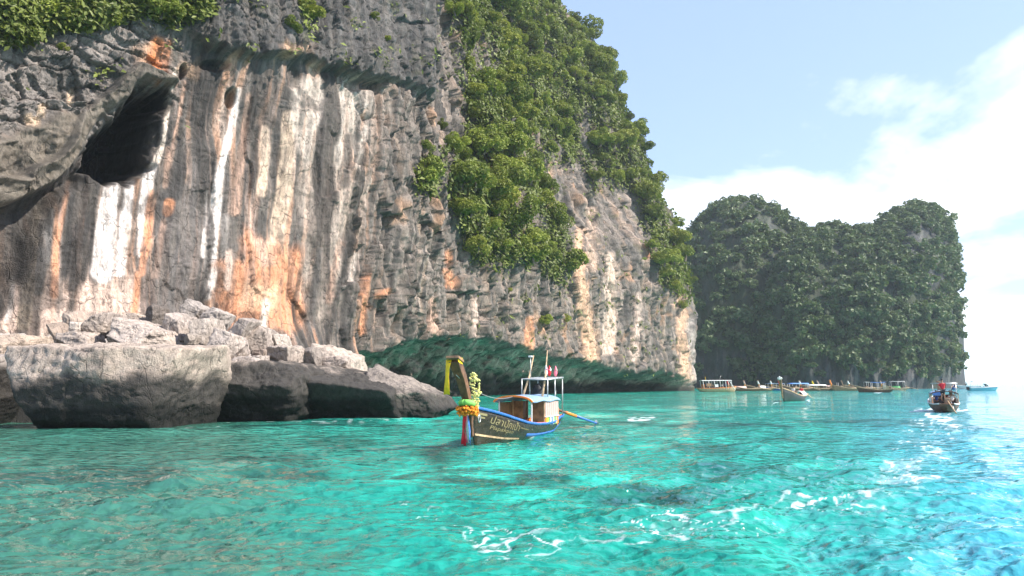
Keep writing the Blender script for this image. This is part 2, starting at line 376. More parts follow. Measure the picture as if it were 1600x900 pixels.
WATER_TEAL, WATER_PALE = (0.010, 0.23, 0.175), (0.030, 0.45, 0.335)
WATER_DEEP_SKY, WATER_SILT_SHADE = (0.05, 0.31, 0.37), (0.036, 0.110, 0.078)
WATER_REEF_SHADOW, WATER_WEED = (0.005, 0.040, 0.038), (0.018, 0.062, 0.042)
build_water()

# ---------------------------------------------------------------- the big cliff
PATH = [(-420, 46, ), (-200, 54), (0, 62), (200, 70), (400, 80), (560, 92), (700, 112), (850, 145), (1000, 190), (1060, 212), (1087, 226)]
def build_cliff():
    pu = np.array([p[0] for p in PATH], float); pY = np.array([p[1] for p in PATH], float)
    u = np.concatenate([np.linspace(-420, -40, 60, endpoint=False), np.arange(-40, 1087, 1.5)])
    # smooth depth along the wall
    k = np.hanning(81); k /= k.sum()
    Y = np.interp(u, pu, pY); Yp = np.pad(Y, 40, mode='reflect', reflect_type='odd'); Y = np.convolve(Yp, k, 'valid')
    X = (u - 800) / FPX * Y / math.cos(TH)
    # round the far corner and run back into the bay, hidden from here
    tX = np.array([X[-1] + v for v in (1.2, 2.0, 2.2, 1.6, 0.2, -3, -9, -18, -30, -45)]); tY = np.array([Y[-1] + v for v in (1.6, 3.6, 6, 9, 13, 19, 30, 45, 65, 90)])
    X = np.concatenate([X, tX]); Y = np.concatenate([Y, tY]); u = np.concatenate([u, 1087 + np.arange(1, 11) * 1.5])
    s = np.concatenate([[0], np.cumsum(np.hypot(np.diff(X), np.diff(Y)))])
    ks = np.hanning(41); ks /= ks.sum()
    sm = lambda q: np.convolve(np.pad(q, 20, mode='edge'), ks, 'valid')
    dX, dY = sm(np.gradient(X)), sm(np.gradient(Y)); L = np.hypot(dX, dY); nX, nY = dY / L, -dX / L
    nr = 470
    t = np.linspace(0, 1, nr)
    zm = 0.66 * np.minimum(Y, 232)
    Z = -1.2 + (zm[None, :] + 1.2) * t[:, None]
    S = np.broadcast_to(s, Z.shape).astype(np.float32); U = np.broadcast_to(u, Z.shape); YY = np.broadcast_to(Y, Z.shape); XX = np.broadcast_to(X, Z.shape)
    NX = np.broadcast_to(nX, Z.shape); NY = np.broadcast_to(nY, Z.shape)
    # ---- how far the wooded shoulder leans back, so that its skyline falls as it does
    SIL = [(1087, 596), (1083, 520), (1078, 470), (1064, 405), (1044, 345), (1014, 285), (994, 225), (974, 165), (948, 112), (916, 62), (885, 28), (854, -2), (790, -52), (690, -110)]
    i0 = int(np.searchsorted(u, 1087)); X0, Y0 = X[i0], Y[i0]
    zs, ds = [], []
    for (qx, qy) in SIL:
        dd = np.linspace(-3, 130, 1000); Yc = Y0 + .5 * dd; Xc = X0 - .87 * dd
        b = (450 - qy) / FPX; tt = Yc / (math.cos(TH) - b * math.sin(TH)); zc = CAM_H + (math.sin(TH) + b * math.cos(TH)) * tt
        i = np.argmin(np.abs(proj(Xc, Yc, zc)[0] - qx)); zs.append(zc[i]); ds.append(max(dd[i], 0))
    dback = np.interp(Z, zs, ds)
    wu = sst(640, 730, U + 10 * perlin2(Z * .08, S * .05, 77))
    wfar = 0.42 + .58 * sst(720, 1040, U)
    back = dback * wu * wfar + wu * (1 - sst(980, 1060, U)) * 5.0 * sst(26, 48, Z)
    X1 = XX - .87 * back; Y1 = YY + .5 * back
    px, py = proj(X1, Y1, Z)
    # ---- zones
    wob = 9 * fbm2(S * .15, Z * .15, 3, 3)
    rockL = 1 - wu                                            # bare left half
    lip = curve(px, [(255, 20), (290, 62), (340, 92), (400, 94), (440, 92), (500, 108), (560, 122), (620, 134), (660, 166), (705, 200)])
    abv = sst(5, -6, py - lip - wob * .5 - 12 * fbm2(S * .7, Z * .25, 59, 3)) * sst(262, 320, px) * rockL
    ucut = curve(px, [(480, 610), (530, 560), (570, 545), (640, 532), (700, 522), (760, 528), (830, 545), (900, 562), (960, 578), (1030, 580), (1070, 588), (1090, 600)])
    below = sst(-3, 9, py - ucut - wob * .5 - 5 * perlin2(S * .4, Z * .05, 8) - 16 * fbm2(S * .45, Z * .06, 84, 3)) * sst(520, 590, px) * sst(1093, 1072, px)
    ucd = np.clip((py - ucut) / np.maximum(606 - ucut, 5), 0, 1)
    jag = 9 * fbm2(S * .9, Z * .35, 58, 3)
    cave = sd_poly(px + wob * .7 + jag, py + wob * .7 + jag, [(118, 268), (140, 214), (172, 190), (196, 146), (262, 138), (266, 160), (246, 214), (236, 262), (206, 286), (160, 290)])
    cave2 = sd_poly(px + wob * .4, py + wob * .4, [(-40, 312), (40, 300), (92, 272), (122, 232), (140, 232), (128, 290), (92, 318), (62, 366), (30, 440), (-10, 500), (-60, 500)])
    fin, fal = sd_line(px + wob * .2, py + wob * .2, [(264, 134, 5), (232, 124, 9), (204, 120, 12), (190, 134, 13), (178, 152, 14), (150, 168, 11), (124, 200, 12), (104, 236, 13), (84, 262, 15), (40, 286, 18), (-20, 304, 22), (-90, 330, 26)])
    finm = sst(5, -5, fin)
    fin2 = sd_poly(px + wob * .3, py + wob * .3, [(-60, 250), (0, 212), (60, 196), (84, 178), (122, 182), (104, 232), (80, 258), (20, 280), (-60, 300)])
    fin2m = sst(8, -8, fin2)
    finall = np.clip(np.maximum(finm, fin2m), 0, 1)
    blocky = np.clip(sst(330, 200, px) * sst(300, 220, py + (px - 100) * .3) + abv, 0, 1) * (1 - finall)
    streakz = rockL * (1 - blocky) * (1 - finall)
    flute = sst(520, 720, px) * (1 - below)
    # ---- relief
    bed = Z + .05 * S + .8 * perlin2(S * .08, Z * .1, 12)
    g1, v1, t1 = worley2(S * .22 + .5 * perlin2(S * .3, Z * .3, 31), bed * .40, 1)
    g2, v2, t2 = worley2(S * .62 + .35 * perlin2(S * .8, Z * .8, 32), bed * 1.05, 2)
    g3, v3, t3 = worley2(S * 1.5 + .25 * perlin2(S * 2, Z * 2, 33), bed * 2.1, 4)
    cg, cv, ct = worley2(S * .30 + .5 * perlin2(S * .25, Z * .12, 34), Z * .075 + .3 * perlin2(S * .3, Z * .2, 35), 5)      # tall ribs
    eg, ev, et = worley2(S * .85 + .3 * perlin2(S * .6, Z * .3, 36), Z * .24, 6)
    fl1 = fbm2(S * .38 + .35 * perlin2(S * .2, Z * .1, 41), Z * .045, 42, 3, ridged=True)
    fl2 = fbm2(S * 1.05, Z * .10, 45, 3, ridged=True)
    off = 2.2 * fbm2(S * .035, Z * .035, 51, 2) + 1.1 * fbm2(S * .12, Z * .085, 53, 3)
    bl = np.clip(blocky - abv, 0, 1)
    off = off + abv * (.9 * ct + .7 * (cv - .5) + .55 * et + .4 * (ev - .5) + .3 * t2 + .5 * fl1 - .4 * sst(.06, 0, cg) - .22 * sst(.06, 0, eg) - .2 * sst(.05, 0, g2))
    off = off + bl * (.55 * (v1 - .5) + .8 * t1 + .3 * (v2 - .5) + .55 * t2 + .1 * (v3 - .5) + .22 * t3 - .55 * sst(.07, .0, g1) - .30 * sst(.07, 0, g2) - .10 * sst(.08, 0, g3))
    off = off + streakz * (.30 * fl1 + .14 * fl2 + .35 * ct + .25 * et * sst(400, 560, px) - .10 * sst(.06, 0, g2) * sst(.6, .9, v1))
    far = sst(500, 640, px)
    off = off + far * (1 - blocky) * (1 - below) * (.75 * fl1 + .45 * fl2 + 1.1 * (cv - .5) + 1.5 * ct + .6 * (ev - .5) + .8 * et + .35 * t2 - .45 * sst(.06, 0, cg) - .2 * sst(.06, 0, eg))
    off = off + .22 * fbm2(S * .5, Z * .5, 56, 4) + .10 * fbm2(S * 1.7, Z * 1.5, 61, 3, ridged=True)
    off = off * (1 - .35 * finall) + finall * (.35 * fbm2(S * .9, Z * .7, 57, 4, ridged=True) - .25)
    rugged = wu * sst(22, 40, Z)
    off = off + rugged * (2.4 * fbm2(S * .07, Z * .055, 63, 3) + 1.6 * fl1)
    off = off + abv * (1.9 + .8 * perlin2(S * .12, Z * .1, 7))
    # the shallow foot of the wall behind the boulders
    foot = sst(10.5, 3.0, Z + 1.2 * perlin2(S * .12, Z * .1, 71)) * sst(560, 480, px)
    off = off + 2.4 * foot
    off = off - sst(4, -22, cave) * (7.5 + 1.5 * fl1) - sst(4, -30, cave2) * 2.6 + finm * (1.9 + .5 * np.sin(fal * 9)) + fin2m * (1.1 + .5 * perlin2(S * .35 + Z * .3, Z * .22, 73))
    off = off + .07 * finall * np.sin((py + px * .35) * .35 + 3 * perlin2(px * .02, py * .03, 74))
    for (cx, cy, ax, ay, dp) in ((281, 113, 6, 13, 2.2), (360, 152, 9, 16, 1.6), (330, 104, 22, 9, 1.4), (455, 120, 12, 22, .9), (562, 134, 26, 10, 1.5), (660, 180, 16, 30, .8), (230, 262, 16, 7, 1.), (186, 266, 20, 10, 1.2), (606, 555, 9, 10, 1.5)):
        e = np.hypot((px - cx + wob * .3) / ax, (py - cy) / ay); off = off - dp * sst(1.15, .6, e)
    # a proud block below the buttress, a tall niche
    blk = sd_poly(px, py, [(714, 430), (742, 432), (742, 458), (708, 456)]); off = off + 1.6 * sst(2, -3, blk)
    lipd = 0.2 + 13 * ucd ** .8
    off = off + below * (-lipd * (.8 + .3 * perlin2(S * .08, Z * .2, 81)) + .5 * perlin2(S * .5 + Z * .6, Z * .5, 82) + .9 * fbm2(S * .35, Z * .5, 83, 4, ridged=True) + .7 * (ev - .5)) + (1 - below) * sst(-40, -4, py - ucut) * far * .8
    Q = Z * .9 - off * .8                                        # way along the surface under the overhang
    h1_, hv, ht = worley2(S * .30, Q * .33, 9); h2_, hv2, ht2 = worley2(S * .9, Q * .9, 10)
    off = off + below * (1.2 * ht + .9 * (hv - .5) + .6 * ht2 + .4 * (hv2 - .5) - .7 * sst(.08, 0, h1_))
    X2 = X1 + NX * off; Y2 = Y1 + NY * off
    Z2 = Z + .25 * perlin2(S * .6, Z * .6, 85) * sst(2, 6, Z) + below * sst(.3, 1.5, Z) * (1.1 * fbm2(S * .22, off * .3, 86, 4, ridged=True) - .5 + .5 * fbm2(S * .9, off * .7, 87, 3))
    px, py = proj(X2, Y2, Z2)
    # ---- colour of the stone, cave and undercut shade painted in (limestone with flowstone, iron and algae stains)
    A3 = lambda c: np.array(c, np.float32)
    col = np.empty(Z.shape + (3,), np.float32)
    n1 = fbm2(S * .3, Z * .2, 91, 4); n2 = fbm2(S * 1.1, Z * .5, 95, 3)
    def lay(mask, c):
        nonlocal col
        col = col + np.clip(mask, 0, 1)[..., None] * (A3(c) - col)
    col[:] = A3((.15, .13, .115))
    lay(sst(-.35, .5, n1), (.24, .21, .185)); lay(sst(.1, .5, n2) * .6, (.16, .155, .15))
    # upper-left weathered blocks, buttress
    lay(blocky * sst(330, 240, px), (.29, .255, .23)); lay(blocky * sst(-.1, .4, n1) * .75, (.13, .12, .11))
    lay(abv, (.125, .117, .11)); lay(abv * sst(.0, .4, fbm2(S * .9, Z * .08, 97, 3)) * .8, (.055, .053, .052)); lay(abv * sst(.0, .45, fbm2(S * .4, Z * .3, 98, 3)) * .6, (.235, .22, .205))
    # streaks: generic fields
    sx = S * .85 + .5 * perlin2(S * .1, Z * .12, 101)
    st = fbm2(sx, Z * .025, 102, 3); st2 = fbm2(sx * 2.3 + 7, Z * .035, 105, 2)
    lay(streakz * sst(-.05, .3, st) * .85, (.085, .078, .072)); lay(streakz * sst(.1, .42, st2) * .6, (.48, .36, .305)); lay(streakz * sst(-.02, -.33, st) * .8, (.50, .285, .18)); lay(streakz * sst(.18, .4, fbm2(S * .45, Z * .05, 108, 3)) * .6, (.55, .42, .34))
    WHT, CRM, ORG, TAN, DRK, GRY, RED = (.74, .67, .62), (.58, .44, .36), (.56, .26, .14), (.48, .31, .23), (.06, .056, .053), (.17, .158, .148), (.55, .19, .065)
    def streak(pts, c, a=1.0, soft=3.0, rag=5.0):
        j = rag * fbm2(S * .5, Z * .12, 111, 3) + 2 * perlin2(S * 2, Z * .4, 113)
        d, al = sd_line(px + j, py, pts); lay(a * sst(soft, -soft, d) * (1 - .45 * sst(.1, .5, fbm2(S * 1.6, Z * .3, 115, 2))), c)
    def patch(pts, c, a=1.0, soft=10, rag=14):
        j = 1.6 * rag * fbm2(S * .25, Z * .25, 121, 4); d = sd_poly(px + j, py + j * .7 + 9 * perlin2(S * 1.1, Z * .1, 127), pts); lay(a * sst(soft, -soft, d) * (1 - .5 * sst(.05, .4, fbm2(S * .8, Z * .09, 128, 3))), c)
    patch([(15, 380), (60, 420), (120, 440), (215, 430), (220, 515), (0, 520)], CRM, .9)
    streak([(131, 286, 16), (125, 360, 24), (118, 425, 18), (112, 448, 8)], DRK, .92); streak([(78, 330, 6), (66, 400, 12), (58, 452, 10)], GRY)
    streak([(272, 300, 22), (268, 400, 30), (262, 485, 26)], (.175, .16, .15), .9, 8); streak([(300, 230, 14), (296, 400, 16), (294, 470, 14)], (.21, .19, .178), .7, 8)
    streak([(255, 190, 16), (270, 260, 22), (262, 300, 22)], DRK, .7)
    streak([(178, 283, 12), (168, 350, 16), (160, 425, 18)], WHT, 1, 3, 4); streak([(203, 285, 7), (196, 350, 8), (188, 425, 8)], WHT, 1, 3, 4)
    streak([(226, 274, 4), (220, 340, 5), (216, 400, 3)], WHT); streak([(240, 258, 4), (232, 300, 7), (224, 350, 6)], WHT, 1)
    streak([(274, 108, 3), (262, 170, 4), (246, 250, 5)], (.72, .60, .50), 1, 2, 3); streak([(288, 128, 3), (278, 190, 3), (262, 262, 4)], TAN, .9, 2); streak([(262, 232, 3), (258, 290, 4)], TAN)
    streak([(236, 300, 5), (228, 370, 7), (221, 425, 7), (214, 430, 6), (207, 500, 7)], ORG, .9); streak([(265, 318, 8), (262, 330, 9)], ORG, .9); streak([(256, 345, 5), (244, 430, 6)], TAN, .6)
    streak([(58, 325, 6), (48, 400, 9), (36, 505, 11)], (.70, .55, .40), 1); streak([(108, 284, 3), (96, 340, 4), (87, 380, 5), (86, 460, 7)], ORG, .75); streak([(20, 430, 3), (10, 500, 4)], WHT, .8)
    streak([(374, 140, 3), (360, 205, 5), (344, 260, 6), (334, 340, 10), (328, 430, 11), (324, 462, 7)], WHT, 1, 3, 4); streak([(322, 300, 3), (316, 400, 3)], WHT, .8, 2)
    streak([(388, 150, 5), (380, 220, 6), (372, 290, 8), (366, 330, 8)], TAN, .9); streak([(400, 200, 6), (394, 295, 7)], DRK, .8); streak([(416, 200, 6), (408, 300, 9)], (.58, .44, .33)); streak([(436, 215, 5), (432, 310, 6)], DRK, .75)
    streak([(452, 180, 8), (444, 300, 13), (432, 380, 14)], (.56, .42, .31), .9); streak([(352, 345, 8), (350, 420, 6)], (.40, .36, .33), .5)
    patch([(356, 405), (398, 372), (470, 388), (478, 468), (462, 512), (424, 522), (356, 508), (338, 462)], ORG, .9, 14, 22); patch([(385, 440), (440, 450), (430, 485), (380, 480)], (.74, .50, .33), .6)
    streak([(416, 470, 5), (414, 510, 6)], (.78, .66, .55)); streak([(360, 395, 6), (356, 450, 5)], CRM, .8); patch([(400, 375), (425, 375), (425, 410), (405, 412)], CRM, .6)
    patch([(462, 128), (505, 118), (560, 134), (566, 190), (548, 260), (470, 262), (456, 170)], (.52, .44, .375), .9, 8); streak([(580, 136, 8), (572, 190, 6), (560, 260, 5)], (.56, .47, .40)); streak([(604, 136, 7), (612, 170, 8)], (.58, .46, .38)); streak([(636, 160, 8), (660, 182, 10)], (.62, .46, .36), .9)
    patch([(470, 250), (560, 250), (545, 390), (520, 500), (470, 500), (474, 390)], (.44, .355, .295), .85, 12)
    streak([(548, 375, 5), (530, 450, 5), (508, 545, 4)], DRK, .8); streak([(532, 380, 4), (520, 430, 5), (514, 470, 5)], TAN, .9); streak([(500, 392, 4), (492, 450, 5), (484, 530, 4)], (.24, .22, .21), .7); streak([(556, 400, 6), (545, 440, 7), (540, 500, 8)], (.60, .52, .46), .8)
    streak([(420, 120, 12), (424, 190, 12)], DRK, .6); streak([(545, 215, 7), (538, 290, 5)], DRK, .7); streak([(505, 160, 4), (500, 300, 5)], (.36, .3, .27), .7)
    patch([(238, 62), (262, 60), (268, 100), (272, 128), (246, 132), (226, 108)], RED, .95, 6, 8); patch([(215, 70), (240, 70), (236, 108), (214, 106)], (.50, .31, .20), .8, 6); patch([(285, 95), (312, 92), (318, 112), (300, 124), (284, 112)], (.56, .36, .23), .9, 5); patch([(432, 64), (490, 70), (500, 90), (440, 90)], (.50, .32, .21), .8, 6)
    for q in ((112, 155), (48, 192), (60, 200), (68, 180)): patch([(q[0] - 6, q[1] - 12), (q[0] + 6, q[1] - 10), (q[0] + 5, q[1] + 9), (q[0] - 6, q[1] + 8)], (.58, .42, .29), .9, 3, 5)
    lay(sst(10, -8, cave) * .97, (.018, .017, .016)); lay(sst(-10, -2, cave) * sst(0, .3, fbm2(S * 1.2, Z * .2, 131, 2)) * .3, (.22, .19, .16)); lay(sst(6, -10, cave2) * .85, (.10, .092, .085))  # shade of the cave and the hollow below painted into the stone
    lay(finall, (.20, .17, .135)); lay(finall * sst(-.1, .5, np.sin((py + px * .4) * .22 + 4 * perlin2(px * .015, py * .02, 133))) * .3, (.27, .235, .19)); lay(finall * sst(.15, .5, n1) * .6, (.11, .10, .085))
    lay(streakz * sst(.12, .36, fbm2(S * .30 + .4 * perlin2(S * .2, Z * .1, 160), Z * .018, 161, 3)) * .8, (.05, .046, .043)); lay(rockL * sst(.2, .45, fbm2(S * .2, Z * .2, 163, 5)) * .5, (.07, .065, .06))
    # right-hand fluted wall
    wr = sst(540, 640, px) * (1 - abv) * (1 - below)
    lay(wr * .8, (.20, .178, .155)); lay(wr * sst(.0, .42, st) * .85, (.40, .29, .215)); lay(wr * sst(-.05, -.4, st2) * .8, (.075, .072, .07)); lay(wr * sst(.0, .5, st2) * .6, (.42, .35, .295)); lay(wr * sst(.25, .5, fbm2(S * .2, Z * .12, 135, 3)) * .6, (.46, .26, .145)); lay(wr * sst(.2, -.5, fl1) * .75, (.06, .058, .055))
    for pts, c in (([(576, 425, 4), (570, 470, 6), (564, 520, 5)], ORG), ([(606, 455, 5), (590, 462, 5)], ORG), ([(675, 470, 6), (678, 520, 8)], TAN), ([(700, 395, 5), (702, 410, 6)], ORG), ([(698, 425, 7), (706, 445, 7)], ORG), ([(745, 470, 4), (740, 540, 4)], CRM),
                   ([(828, 500, 6), (826, 560, 7)], ORG), ([(905, 360, 5), (908, 430, 8), (914, 500, 11), (926, 565, 10)], (.62, .39, .25)), ([(924, 330, 8), (926, 420, 6)], (.5, .36, .27)), ([(952, 400, 6), (956, 470, 9), (950, 545, 10)], (.60, .46, .36)), ([(1012, 385, 4), (1012, 400, 5)], RED), ([(1060, 440, 6), (1066, 520, 7), (1072, 590, 9)], (.60, .38, .25)), ([(1080, 500, 4), (1086, 590, 5)], (.42, .37, .33)), ([(860, 255, 4), (862, 300, 5)], (.50, .33, .22)), ([(1000, 460, 4), (990, 560, 6)], CRM)):
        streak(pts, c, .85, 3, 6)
    lay(below, (.42, .285, .23)); lay(below * sst(.3, .9, hv2) * .7, (.40, .31, .25)); lay(below * sst(.6, .1, hv) * .6, (.12, .092, .075)); sw = np.sin((px * .55 - py * 1.0) * .3 + 5 * perlin2(px * .02, py * .03, 141)); lay(below * sst(.2, .9, sw + .5 * n2) * .45, (.50, .40, .33))  # undercut stone warmed and lightened to offset the green bounce off the water
    lay(below * sst(.1, .45, fbm2(S * .5, Q * .4, 143, 4)) * .8, (.09, .08, .068)); lay(below * sst(.15, .45, fbm2(S * 1.3 + Q * .3, Q * .3, 144, 3)) * sst(.7, .2, ucd) * .8, (.56, .46, .38)); lay(below * sst(.07, 0, h1_) * .8, (.02, .02, .018)); lay(below * sst(.06, 0, h2_) * .6, (.02, .02, .018)); lay(below * sst(.5, .85, ucd + .25 * n1) * .95, (.02, .022, .02))  # black towards the water: shade painted into the undercut
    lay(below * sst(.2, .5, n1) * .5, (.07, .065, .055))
    lay(sst(1.6, .3, Z + .4 * n1), (.03, .03, .028))
    # soil and creepers under the woods
    VEG = [(688, -20), (706, 60), (716, 130), (728, 190), (700, 232), (660, 252), (640, 296), (700, 300), (720, 372), (735, 405), (770, 424), (800, 410), (835, 418), (876, 446), (890, 420), (888, 370), (858, 305), (850, 262), (905, 250), (930, 300), (962, 290), (990, 300), (1010, 380), (1030, 440), (1058, 470), (1082, 470), (1080, 380), (1140, 300), (1140, -400), (650, -400)]
    TOPL = [(-200, -200), (345, -200), (330, 20), (300, 36), (262, 40), (230, 22), (190, 30), (130, 50), (90, 46), (40, 62), (-200, 90)]
    dv = np.minimum(sd_poly(px + wob, py + wob, VEG), sd_poly(px + wob * .5, py + wob * .5, TOPL))
    gap = sst(.10, .33, fbm2(S * .13, Z * .05, 145, 3)) * (sd_poly(px, py, VEG) < 0)
    gap = np.maximum(gap, sst(14, -6, sd_poly(px + wob, py + wob, [(722, 50), (760, 60), (775, 110), (740, 115)]))); gap = np.maximum(gap, sst(14, -6, sd_poly(px + wob, py + wob, [(845, 262), (880, 262), (885, 310), (850, 310)]))); gap = np.maximum(gap, sst(14, -6, sd_poly(px + wob, py + wob, [(800, 190), (818, 190), (822, 240), (805, 240)])))
    veg = sst(8, -14, dv) * (1 - .85 * gap)
    lay(veg * .85, (.050, .056, .030))
    moss = sst(.2, .5, fbm2(S * .35, Z * .3, 151, 4)) * np.clip(sst(690, 800, px) * (1 - below) * .8 + abv * .35 + blocky * .25, 0, 1) * sst(0, 25, cave) * (1 - finall)
    lay(moss * .7, (.105, .115, .045))
    lum = col.max(-1, keepdims=True); col = col * (.70 + .30 * np.maximum(sst(.28, .5, lum), below[..., None]))
    # cap: the ground behind the rim
    caps = [(X2[-1] + f * (-.75), Y2[-1] + f * .66, Z2[-1] + g) for f, g in ((5, 1.5), (16, 3), (60, 6))]
    Xa = np.vstack([X2] + [c[0][None] for c in caps]); Ya = np.vstack([Y2] + [c[1][None] for c in caps]); Za = np.vstack([Z2] + [c[2][None] for c in caps])
    cola = np.concatenate([col] + [np.broadcast_to(A3((.05, .056, .03)), (1,) + col.shape[1:])] * 3, 0)
    V = np.stack([Xa, Ya, Za], -1)
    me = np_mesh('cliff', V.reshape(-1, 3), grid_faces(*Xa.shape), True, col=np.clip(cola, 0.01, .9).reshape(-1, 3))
    tag(link_mesh('cliff', me, M_CLIFF), 'tall limestone sea cliff with orange and white streaks and a dark undercut', kind='structure')
    return dict(X=X2, Y=Y2, Z=Z2, px=px, py=py, veg=veg, moss=moss, below=below, NX=NX, NY=NY, dv=dv, gap=gap, S=S, abv=abv)
CL = build_cliff()
# ---------------------------------------------------------------- far islands
M_FAR = rock_material('far_limestone', 0.28, 1.2, 0.4)
def build_island(label, sky, yf, yr, seed, rock_polys, drop=14):
    sky = np.array(sky, float)
    # even steps along the skyline, so that its steep end is well covered
    L = np.concatenate([[0], np.cumsum(np.hypot(*np.diff(sky, axis=0).T))]); q = np.linspace(0, L[-1], int(L[-1] / 2.2))
    pxs = np.interp(q, L, sky[:, 0]); pys = np.interp(q, L, sky[:, 1])
    a = (pxs - pxs[0]) / (pxs[-1] - pxs[0]); tap = np.clip(1 - np.abs(2 * a - 1) ** 3.2, 0.0, 1) ** .5
    nt = 120; ph = np.concatenate([np.linspace(0, .5 * np.pi, nt), np.linspace(.5 * np.pi, np.pi, 30)[1:]])
    H = np.array([P(x, min(y + drop, 604), yr)[2] for x, y in zip(pxs, pys)])
    PHI, TAP = np.meshgrid(ph, tap, indexing='ij'); HH = np.broadcast_to(H, PHI.shape); PX = np.broadcast_to(pxs, PHI.shape)
    S = np.broadcast_to(pxs / 1164 * yr, PHI.shape)
    z = HH * np.sin(PHI) ** .82 - 2 * (PHI < .01) - 2 * (PHI > 3.13)
    dy = np.where(PHI < np.pi / 2, -(yr - yf), (yr - yf) * 1.2) * np.abs(np.cos(PHI)) ** 1.15 * TAP
    nz = 9 * fbm2(S * .022, z * .02, seed, 3) + 5 * fbm2(S * .06, z * .03, seed + 9, 3, ridged=True) + 1.6 * fbm2(S * .25, z * .12, seed + 20, 3, ridged=True)
    edge = sst(0, .12, TAP)
    Y = yr + dy - nz * edge * sst(0, .5, np.abs(np.cos(PHI))) ; X = (PX - 800) / FPX * (Y * math.cos(TH) + (z - CAM_H) * math.sin(TH))
    X = X + 1.2 * perlin2(z * .09, S * .05, seed + 40) * sst(.2, .0, TAP); z = z + 1.6 * fbm2(S * .12, Y * .1, seed + 31, 3) * sst(4, 20, z)
    px, py = proj(X, Y, z)
    wob = 8 * fbm2(S * .06, z * .05, seed + 50, 3)
    rk = np.zeros(X.shape)
    for poly in rock_polys: rk = np.maximum(rk, sst(8, -8, sd_poly(px + wob, py + wob, poly)))
    rk = np.maximum(rk, sst(14, 4, z + 5 * fbm2(S * .05, z * .02, seed + 60, 2)) * .9)
    rk = np.maximum(rk, sst(.25, .5, fbm2(S * .05, z * .012, seed + 63, 3)) * .6)
    n = fbm2(S * .3, z * .03, seed + 70, 3); nb = fbm2(S * .1, z * .1, seed + 75, 3)
    col = np.empty(X.shape + (3,), np.float32); col[:] = (.045, .055, .032)
    rc = np.array((.050, .052, .054))[None, None] * (1 + .7 * n[..., None]); rc = np.where((n > .25)[..., None], np.array((.11, .108, .10)), rc); rc = np.where((n < -.22)[..., None], np.array((.045, .045, .046)), rc)
    col = col + (rk * sst(-.6, .1, nb))[..., None] * (rc - col)
    V = np.stack([X, Y, z], -1)
    me = np_mesh('island', V.reshape(-1, 3), grid_faces(*X.shape), True, col=np.clip(col, .01, .9).reshape(-1, 3))
    tag(link_mesh('island', me, M_FAR), label, kind='structure')
    return dict(X=X, Y=Y, Z=z, px=px, py=py, rk=rk, front=PHI < np.pi / 2 + .05, TAP=TAP)
IS1 = build_island('rounded wooded hill of limestone behind the bay', [(1000, 600), (1015, 520), (1040, 430), (1062, 375), (1082, 346), (1105, 322), (1135, 307), (1170, 302), (1200, 311), (1226, 331), (1252, 349), (1290, 384), (1340, 440), (1390, 520), (1410, 602)],
                   335, 420, 200, [[(1080, 540), (1240, 560), (1240, 610), (1080, 610)]], 18)
IS2 = build_island('steep wooded limestone headland with a bare rocky right face', [(1165, 604), (1172, 560), (1182, 500), (1196, 440), (1208, 405), (1222, 385), (1246, 364), (1275, 351), (1300, 345), (1332, 350), (1364, 347), (1386, 334), (1410, 321), (1438, 312), (1460, 317), (1476, 334), (1483, 358), (1489, 405), (1497, 448), (1505, 484), (1507, 540), (1508, 604)],
                   300, 385, 300, [[(1415, 340), (1480, 340), (1484, 400), (1430, 410), (1405, 380)], [(1440, 410), (1512, 430), (1514, 610), (1455, 610), (1470, 520)], [(1290, 560), (1450, 570), (1450, 612), (1250, 612)], [(1380, 420), (1400, 430), (1395, 470), (1370, 460)]], 15)

# ---------------------------------------------------------------- trees and creepers
def leaf_quads(P0, N0, size, rs, asp=1.7):
    """leaf-sized quads at points P0, roughly facing N0"""
    n = len(P0); N = N0 + rs.randn(n, 3) * .55; N /= np.linalg.norm(N, axis=1)[:, None] + 1e-9
    r = rs.randn(n, 3); T = np.cross(N, r); T /= np.linalg.norm(T, axis=1)[:, None] + 1e-9; B = np.cross(N, T)
    s = (size * (0.6 + .8 * rs.rand(n)))[:, None]
    T = T * s * .5 * asp; B = B * s * .5
    droop = -N * s * .18
    V = np.stack([P0 - T + droop, P0 - B * .9, P0 + T + droop, P0 + B * .9], 1).reshape(-1, 3)
    return V, np.arange(4 * n).reshape(-1, 4)
def crown_points(n, rs, flat=.75, lumps=9):
    c = rs.randn(lumps, 3); c /= np.linalg.norm(c, axis=1)[:, None]; c *= (.34 + .56 * rs.rand(lumps))[:, None]; c[:, 2] = c[:, 2] * flat * .8 + .05
    rad = .20 + .26 * rs.rand(lumps); pk = rs.choice(lumps, n, p=rad ** 2 / np.sum(rad ** 2))
    d = rs.randn(n, 3); d[:, 2] += .25; d /= np.linalg.norm(d, axis=1)[:, None]
    p = c[pk] + d * (rad[pk] * (0.72 + .36 * rs.rand(n) ** .6))[:, None] * np.array((1, 1, .85))
    tint = np.clip(.45 + .35 * (rs.rand(lumps)[pk] - .5) + .5 * (rs.rand(n) - .5), 0, 1)
    return p, d, tint
def make_crown(name, n, size, seed, mat, flat=.75, lumps=9, asp=1.7):
    rs = np.random.RandomState(seed); p, d, tint = crown_points(n, rs, flat, lumps)
    V, F = leaf_quads(p, d * .8 + np.array((0, 0, .5)), np.full(n, size), rs, asp)
    me = np_mesh(name, V, F, False, attrs={'tint': np.repeat(tint, 4)}); me.materials.append(mat); return me
